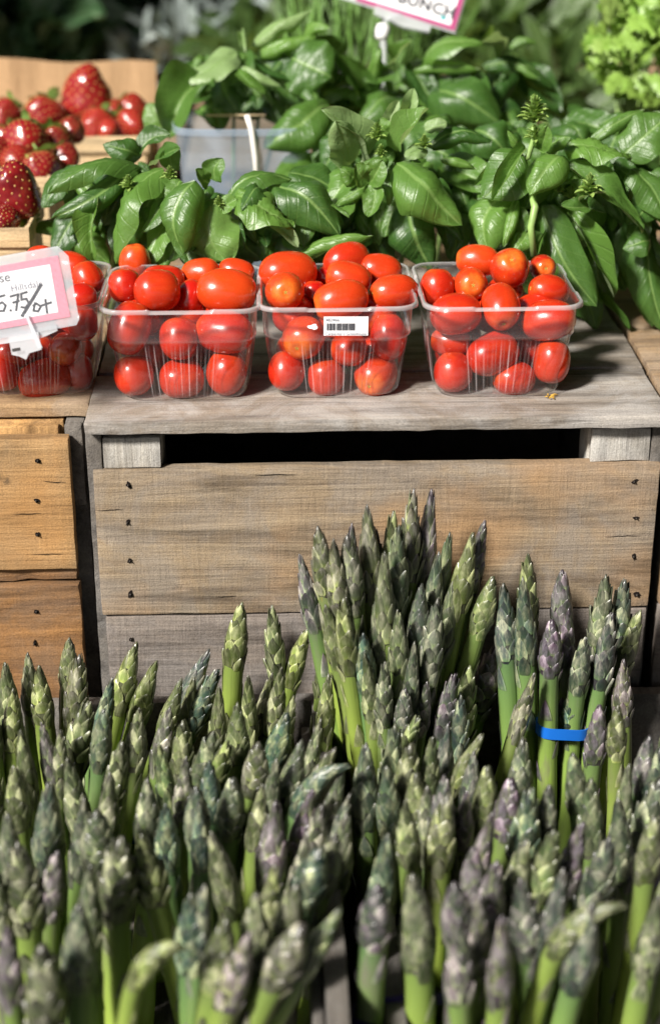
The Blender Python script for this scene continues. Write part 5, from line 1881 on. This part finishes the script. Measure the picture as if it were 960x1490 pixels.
# (px, py of the point, lean x deg, kind, tint 0 yellow-green .. 1 blue-green, purple)
LEFT = [
    (8, 962, 0, 'n', .3, .2), (20, 1000, 3, 'n', .1, .2), (40, 948, 2, 'n', .3, .4), (57, 967, -2, 'n', .1, .1), (104, 926, 5, 'n', .2, .3),
    (116, 950, 7, 'w', .1, .5), (60, 1047, -4, 'n', .5, .7), (200, 932, 16, 'n', .1, .1), (166, 985, 14, 'n', .9, .2), (230, 960, 16, 'n', .1, .1),
    (305, 942, 26, 'n', .9, .5), (264, 983, 18, 'n', .2, .2), (284, 983, 10, 'n', .1, .2), (318, 972, 22, 'w', .9, .1), (315, 998, 4, 'n', .2, .2),
    (152, 1030, 8, 'n', .7, .2), (203, 1028, 10, 'n', .3, .3), (98, 1100, -6, 'n', .4, .3), (76, 1132, 0, 'n', .6, .2), (180, 1078, 12, 'w', .3, .3),
    (248, 1026, 8, 'n', .4, .6), (266, 1046, 3, 'w', .2, .3), (231, 1076, -7, 'n', .5, 0), (272, 1100, 2, 'n', .4, .7), (304, 1104, 4, 'n', .9, .1),
    (122, 1156, 6, 'n', .6, .4), (130, 1018, 12, 'w', .3, .3), (312, 1062, 8, 'w', .5, .2),
    (354, 875, 4, 'n', .1, .1), (396, 878, -5, 'w', .3, .2), (452, 912, 12, 'n', .0, .0), (480, 922, 6, 'w', .2, .3), (363, 980, 0, 'n', .2, .2),
    (398, 978, 14, 'n', .1, .4), (412, 968, 8, 'n', .2, .4), (420, 1036, 16, 'n', .9, .0), (478, 975, 4, 'n', .1, .2),
    (376, 1078, 6, 'n', .2, .5), (440, 1074, 14, 'n', .5, .4), (334, 1076, 16, 'w', .2, .0), (382, 1140, 8, 'n', .2, .3), (540, 1118, 36, 'h', .9, .2),
    (490, 1086, 26, 'n', .2, .5), (456, 1146, 10, 'n', .3, 1.), (402, 1162, 4, 'n', .4, .9), (285, 1142, 2, 'n', .7, .2),
    (26, 1222, 2, 'w', .3, .5), (70, 1136, 6, 'n', .8, .2), (142, 1176, 4, 'n', .5, .4), (86, 1238, 6, 'n', .4, .8), (176, 1216, 3, 'w', .3, .4),
    (206, 1212, -8, 'w', .2, .1), (116, 1312, 3, 'n', .7, .3), (132, 1256, 2, 'n', .5, .3), (10, 1344, 0, 'n', .4, 1.), (62, 1372, 3, 'w', .3, .4),
    (244, 1166, -3, 'n', .9, 0), (290, 1168, 0, 'n', .9, .2), (308, 1208, -9, 'n', .3, .3), (276, 1298, 0, 'n', .9, .1),
    (312, 1384, 60, 'h', .1, 0), (302, 1284, 2, 'n', .8, .3), (400, 1256, 6, 'n', .1, .3), (470, 1230, 16, 'n', .9, .1), (497, 1318, 26, 'n', .5, .1),
    (366, 1352, 16, 'n', .1, .9), (372, 1296, 4, 'n', .3, .4), (444, 1344, 22, 'n', .2, .6), (330, 1336, 6, 'n', .2, .3),
    (20, 1112, 2, 'n', .2, .2), (12, 1180, 0, 'n', .5, .4), (160, 1120, 5, 'n', .3, .4), (215, 1130, 4, 'n', .5, .3), (340, 1130, 4, 'n', .6, .3),
    (432, 1284, 10, 'n', .3, .4), (90, 1060, 4, 'n', .3, .4), (30, 1060, -2, 'n', .3, .3), (344, 1020, 5, 'n', .3, .2),
    (402, 1100, 8, 'n', .5, .3), (470, 1040, 10, 'n', .4, .3), (430, 1010, 10, 'w', .2, .2), 
    (-14, 1010, 0, 'n', .3, .3), (-16, 1100, 0, 'n', .4, .3), (-12, 1250, 0, 'n', .4, .3),
]
LEFT += [(505, 1180, 10, 'n', .4, .4), (512, 1150, 14, 'n', .7, .5), (488, 1210, 12, 'n', .3, .5), (470, 1170, 8, 'w', .4, .6), (500, 1110, 12, 'n', .5, .4), (446, 1216, 8, 'n', .4, .5)]
RIGHT = [
    (608, 948, -2, 'n', .5, 0), (662, 978, 8, 'w', .7, .9), (722, 938, 12, 'w', .4, 1.), (684, 966, 2, 'w', .3, .1), (670, 1010, 3, 'w', .9, .2),
    (575, 1050, 3, 'w', .6, .2), (610, 1040, 18, 'w', .3, .0), (598, 1080, 4, 'w', .2, .4), (630, 1070, 3, 'w', .4, .1), (533, 1078, -2, 'n', .7, .3), (704, 1066, 24, 'n', .1, .3),
    (755, 934, 3, 'w', .3, .3), (779, 978, 12, 'n', .2, .5), (606, 1122, 0, 'n', .2, .2), (646, 1126, 5, 'n', .7, .7), (710, 1112, 2, 'n', .2, .2),
    (745, 1130, 3, 'n', .3, 1.), (772, 1144, 1, 'w', .8, .1), (562, 1112, -4, 'n', .7, .2),
    (909, 957, -4, 'n', .2, .9), (896, 1024, -3, 'n', .1, .3), (872, 1024, 3, 'n', .5, .9), (832, 1094, -8, 'n', .6, .1), (946, 1070, 6, 'n', .7, .7), (962, 1086, 10, 'w', .8, .3),
    (962, 1130, 14, 'w', .6, .3),
    (652, 1152, 2, 'n', .1, .4), (680, 1148, 2, 'n', .3, .9), (716, 1178, 8, 'n', .3, .9), (690, 1230, 1, 'n', .5, .8), (724, 1250, 3, 'n', .4, .9), (768, 1218, 3, 'n', .3, .3),
    (806, 1205, 9, 'w', .4, .1), (850, 1194, 6, 'n', .3, 1.), (818, 1260, 8, 'n', .8, .6), (888, 1214, 12, 'w', .7, .4), (900, 1158, -2, 'n', .6, .3), (756, 1276, -7, 'w', .7, .6),
    (600, 1268, -2, 'n', .4, .3), (566, 1210, 2, 'n', .8, .2), (588, 1164, -5, 'n', .3, .2), (660, 1282, -4, 'n', .6, .9), (668, 1332, -2, 'n', .5, .8), (934, 1320, 30, 'h', .2, .3),
    (952, 1186, 4, 'n', .2, .3), (550, 1284, 3, 'n', .7, .8), (862, 1312, 6, 'n', .8, .5), (620, 1140, -2, 'n', .4, .5), (700, 1300, 2, 'n', .3, .8),
    (730, 1330, 1, 'n', .3, .8), (800, 1140, 2, 'n', .6, .4), (860, 1130, -2, 'n', .5, .2), (920, 1110, 0, 'n', .4, .4), (690, 1090, 4, 'n', .7, .6),
    (760, 1070, 2, 'n', .6, .4), (650, 1050, 4, 'n', .8, .5), (980, 1250, 4, 'n', .4, .3), (960, 1300, 3, 'n', .4, .3), (985, 1020, 2, 'n', .4, .3), (985, 1160, 2, 'n', .4, .3),
]
# the two tied bunches that stand higher against the board: (px, py, y, kind, tint, purple)
TALL = [
    (437, 804, -.060, 'n', .7, .7), (463, 762, -.065, 'n', .2, .5), (484, 784, -.085, 'n', .15, .5), (532, 733, -.060, 'n', .2, .5), (506, 776, -.075, 'n', .4, .5), (573, 740, -.045, 'w', .2, .2),
    (580, 762, -.070, 'w', .6, .2), (600, 709, -.050, 'w', .2, .6), (624, 708, -.040, 'n', .4, .9), (655, 772, -.045, 'n', .5, .2), (640, 800, -.060, 'n', .7, .3), (706, 753, -.040, 'n', .4, 1.),
    (688, 772, -.055, 'n', .1, .1), (720, 838, -.060, 'n', .3, .1), (545, 765, -.050, 'n', .4, .8), (516, 760, -.04, 'n', .6, .9), (560, 800, -.085, 'n', .3, .3), (530, 920, -.105, 'n', .95, .0), (548, 858, -.085, 'n', .5, .4), (612, 846, -.075, 'n', .7, .5), (500, 868, -.10, 'w', .1, .2), (636, 868, -.085, 'w', .6, .4), (577, 884, -.095, 'n', .4, .3), (528, 950, -.11, 'n', .3, .2), (600, 930, -.10, 'n', .6, .3), (560, 960, -.11, 'w', .5, .4), (622, 990, -.10, 'n', .5, .6), (470, 880, -.09, 'n', .2, .3), (664, 840, -.06, 'n', .4, .3), (590, 1000, -.115, 'n', .7, .5), (590, 790, -.04, 'n', .8, .5),
]
TIED = [
    (732, 846, -.060, 'n', .9, .4), (757, 836, -.065, 'n', .8, .2), (770, 804, -.045, 'w', .2, .1), (818, 828, -.045, 'n', .6, .8), (826, 884, -.060, 'n', .4, 1.), (803, 900, -.080, 'n', .6, 1.),
    (852, 926, -.080, 'n', .7, .3), (882, 834, -.050, 'w', .5, .3), (910, 842, -.045, 'w', .8, .2), (892, 890, -.075, 'w', .8, .5), (934, 886, -.05, 'n', .2, .2), (832, 990, -.072, 'w', 1., .0), (865, 900, -.05, 'n', .6, .6),
]

XDIV = at(503, 1400, z=-0.225).x


def rowof(y):
    return 0 if y > -0.115 else 1 if y > -0.205 else 2 if y > -0.295 else 3


def collect(lst, z0=-0.165):
    out = []
    for (px, py, lean, kind, ti, pu) in lst:
        T = at(px, py, z=z0 + random.uniform(-.006, .006))
        if T.y > -0.035:
            T = at(px, py, y=-0.035 - random.uniform(0, .012))
        out.append((T, lean, kind, ti, pu))
    return out


def hull(pts):
    pts = sorted(set(pts))
    def half(ps):
        h = []
        for p in ps:
            while len(h) >= 2 and (h[-1][0] - h[-2][0]) * (p[1] - h[-2][1]) - (h[-1][1] - h[-2][1]) * (p[0] - h[-2][0]) <= 0:
                h.pop()
            h.append(p)
        return h[:-1]
    return half(pts) + half(pts[::-1])


def band(root, ends, z, mat, name='rubber_band', hgt=0.009, slope=(0, 0)):
    pts = []
    for B, T in ends:
        if not (B.z < z < T.z - 0.03):
            continue
        q = B.lerp(T, (z - B.z) / (T.z - B.z))
        for k_ in range(12):
            a = k_ * math.pi / 6
            pts.append((round(q.x + 0.0096 * math.cos(a), 6), round(q.y + 0.0096 * math.sin(a), 6)))
    if len(pts) < 30:
        return
    h = hull(pts)
    n = len(h)
    b_ = MB()
    cx2, cy2 = sum(p[0] for p in h) / n, sum(p[1] for p in h) / n
    v = []
    for off, zz in ((0.0, -hgt / 2), (0.0009, -hgt / 2), (0.0009, hgt / 2), (0.0, hgt / 2)):
        for (x_, y_) in h:
            d = Vector((x_ - cx2, y_ - cy2, 0)).normalized()
            v.append((x_ + d.x * off - root.location.x, y_ + d.y * off - root.location.y, z + zz + slope[0] * (x_ - cx2) - root.location.z))
    f = []
    for r_ in range(4):
        for i in range(n):
            f.append((r_ * n + i, r_ * n + (i + 1) % n, ((r_ + 1) % 4) * n + (i + 1) % n, ((r_ + 1) % 4) * n + i))
    b_.add(v, f)
    return b_.build(name, M[mat], root, sharp=50)


cells = {}
for crate, lst in (('left', LEFT), ('right', RIGHT)):
    for T, lean, kind, ti, pu in collect(lst):
        if crate == 'left':
            edge = (-0.145, -0.07)
        else:
            edge = (0.075, 0.145)
        x = T.x
        col = 0 if x < edge[0] else 1 if x < edge[1] else 2
        cells.setdefault((crate, rowof(T.y), col), []).append((T, lean, kind, ti, pu))
ROWW = ['back row', 'second row', 'third row', 'front row']
COLW = {'left': ['left end of left bin', 'middle of left bin', 'left bin beside the divider'],
        'right': ['right bin beside the dark gap', 'middle of right bin', 'right end of right bin']}
LOOK = {}
allb = []
for key in sorted(cells):
    crate, rw, cl = key
    sp = cells[key]
    cx2 = sum(s_[0].x for s_ in sp) / len(sp)
    cy2 = sum(s_[0].y for s_ in sp) / len(sp)
    tm = sum(s_[3] for s_ in sp) / len(sp)
    look = 'yellow-green' if tm < .33 else 'green and purple' if tm < .47 else 'blue-green'
    root = thing('asparagus_bunch', f'{look} asparagus bunch in the {ROWW[rw]}, {COLW[crate][cl]}', 'asparagus', (cx2, cy2, -0.385), 'bunches of asparagus in the wooden bins')
    ends = []
    for (T, lean, kind, ti, pu) in sp:
        off = Vector((T.x - cx2, T.y - cy2, 0))
        L = random.uniform(.98, 1.04) if kind in 'nw' else .92
        lean = lean if kind in 'nw' else min(lean, 22)
        d = Vector((math.tan(R(lean)), random.uniform(-.05, .05) + 0.25 * off.y, 1)).normalized()
        base = T - d * LEN * L
        o, B, TT = spear(root, T, kind=kind, tint=ti, purple=pu, base=base, thick=random.uniform(.66, .98) * (1.02, 1.05, 1.16, 1.25)[rw] * (1 if kind in 'nw' else .8))
        ends.append((B, TT))
    allb.append((key, root, ends))
    mat = 'blue' if (rw + cl) % 2 == 0 else 'violet'
    if len(sp) >= 4 and (rw < 2 or key == ('right', 3, 0)):
        band(root, ends, -0.290 if key != ('right', 3, 0) else -0.262, mat)


def tied(label, lst, foot_px, foot_y, zf, conv, bandz=None, mat='blue', slope=(0, 0)):
    foot = at(*foot_px, y=foot_y)
    root = thing('asparagus_bunch', label, 'asparagus', (foot.x, foot_y, zf), 'bunches of asparagus in the wooden bins')
    ends = []
    for (px, py, y, kind, ti, pu) in lst:
        T = at(px, py, y=y)
        B = Vector((foot.x + (T.x - foot.x) * conv, foot_y + (T.y - foot_y) * 0.7, zf))
        d = (B - T).normalized()
        B = T + d * min((B - T).length, LEN * 1.5)
        ends.append((px,) + spear(root, T, kind=kind, tint=ti, purple=pu, base=B, thick=random.uniform(.76, .94) / max(1, (T - B).length / LEN) ** 0.7)[1:])
    if bandz:
        band(root, [e[1:] for e in ends if 790 < e[0] < 880], bandz, mat, slope=slope)
    return root


tied('tall fanned asparagus bunch leaning on the grey crate in the middle', TALL, (568, 1040), -0.07, -0.33, 0.30)
zband = at(800, 1072, y=-.09).z
tied('asparagus bunch tied with a bright blue rubber band at the right', TIED, (818, 1072), -0.068, -0.34, 0.55, zband, 'blue', (-0.07, 0))

# ------------------------------------------------------------------ the bins the asparagus stands in
for nm, xa_, xb_, lab in (('left', XDIV - 0.47, XDIV, 'grey wooden bin of asparagus at the left of the dark gap'), ('right', XDIV + 0.024, XDIV + 0.50, 'grey wooden bin of asparagus at the right of the dark gap')):
    b = thing('wooden_bin', lab, 'bin', ((xa_ + xb_) / 2, -0.25, -0.42), 'wooden bins of asparagus')
    off = -Vector(b.location)
    tz = -0.225 if nm == 'left' else -0.235
    for (nn_, x0_, x1_, y0_, y1_, z0_, z1_) in (
        ('back_slat', xa_ + .001, xb_ - .001, -0.021, -0.010, -0.30, -0.228),
        ('back_slat', xa_ + .001, xb_ - .001, -0.021, -0.010, -0.385, -0.312),
        ('end_board', xb_ - 0.013, xb_, -0.46, -0.0225, -0.40, tz),
        ('end_board', xa_, xa_ + 0.013, -0.46, -0.0225, -0.40, tz if nm == 'left' else -0.262),
        ('inner_slat', xb_ - 0.021, xb_ - 0.0145, -0.455, -0.03, -0.40, tz - 0.022),
        ('front_slat', xa_, xb_, -0.472, -0.461, -0.36, -0.30),
        ('floor_board', xa_ + .014, xb_ - .014, -0.46, -0.025, -0.40, -0.388),
    ):
        m = plank_mesh(x0_ + off.x, x1_ + off.x, y0_ + off.y, y1_ + off.y, z0_ + off.z, z1_ + off.z, .0012, .0008, random.uniform(0, 90), .02)
        link(nn_, setm(m, M['bin_wood']), b)
print('objects', len(bpy.data.objects))

for o in bpy.data.objects:
    if len(o.get('label', '').split()) > 16:
        print('LONG', o['label'])
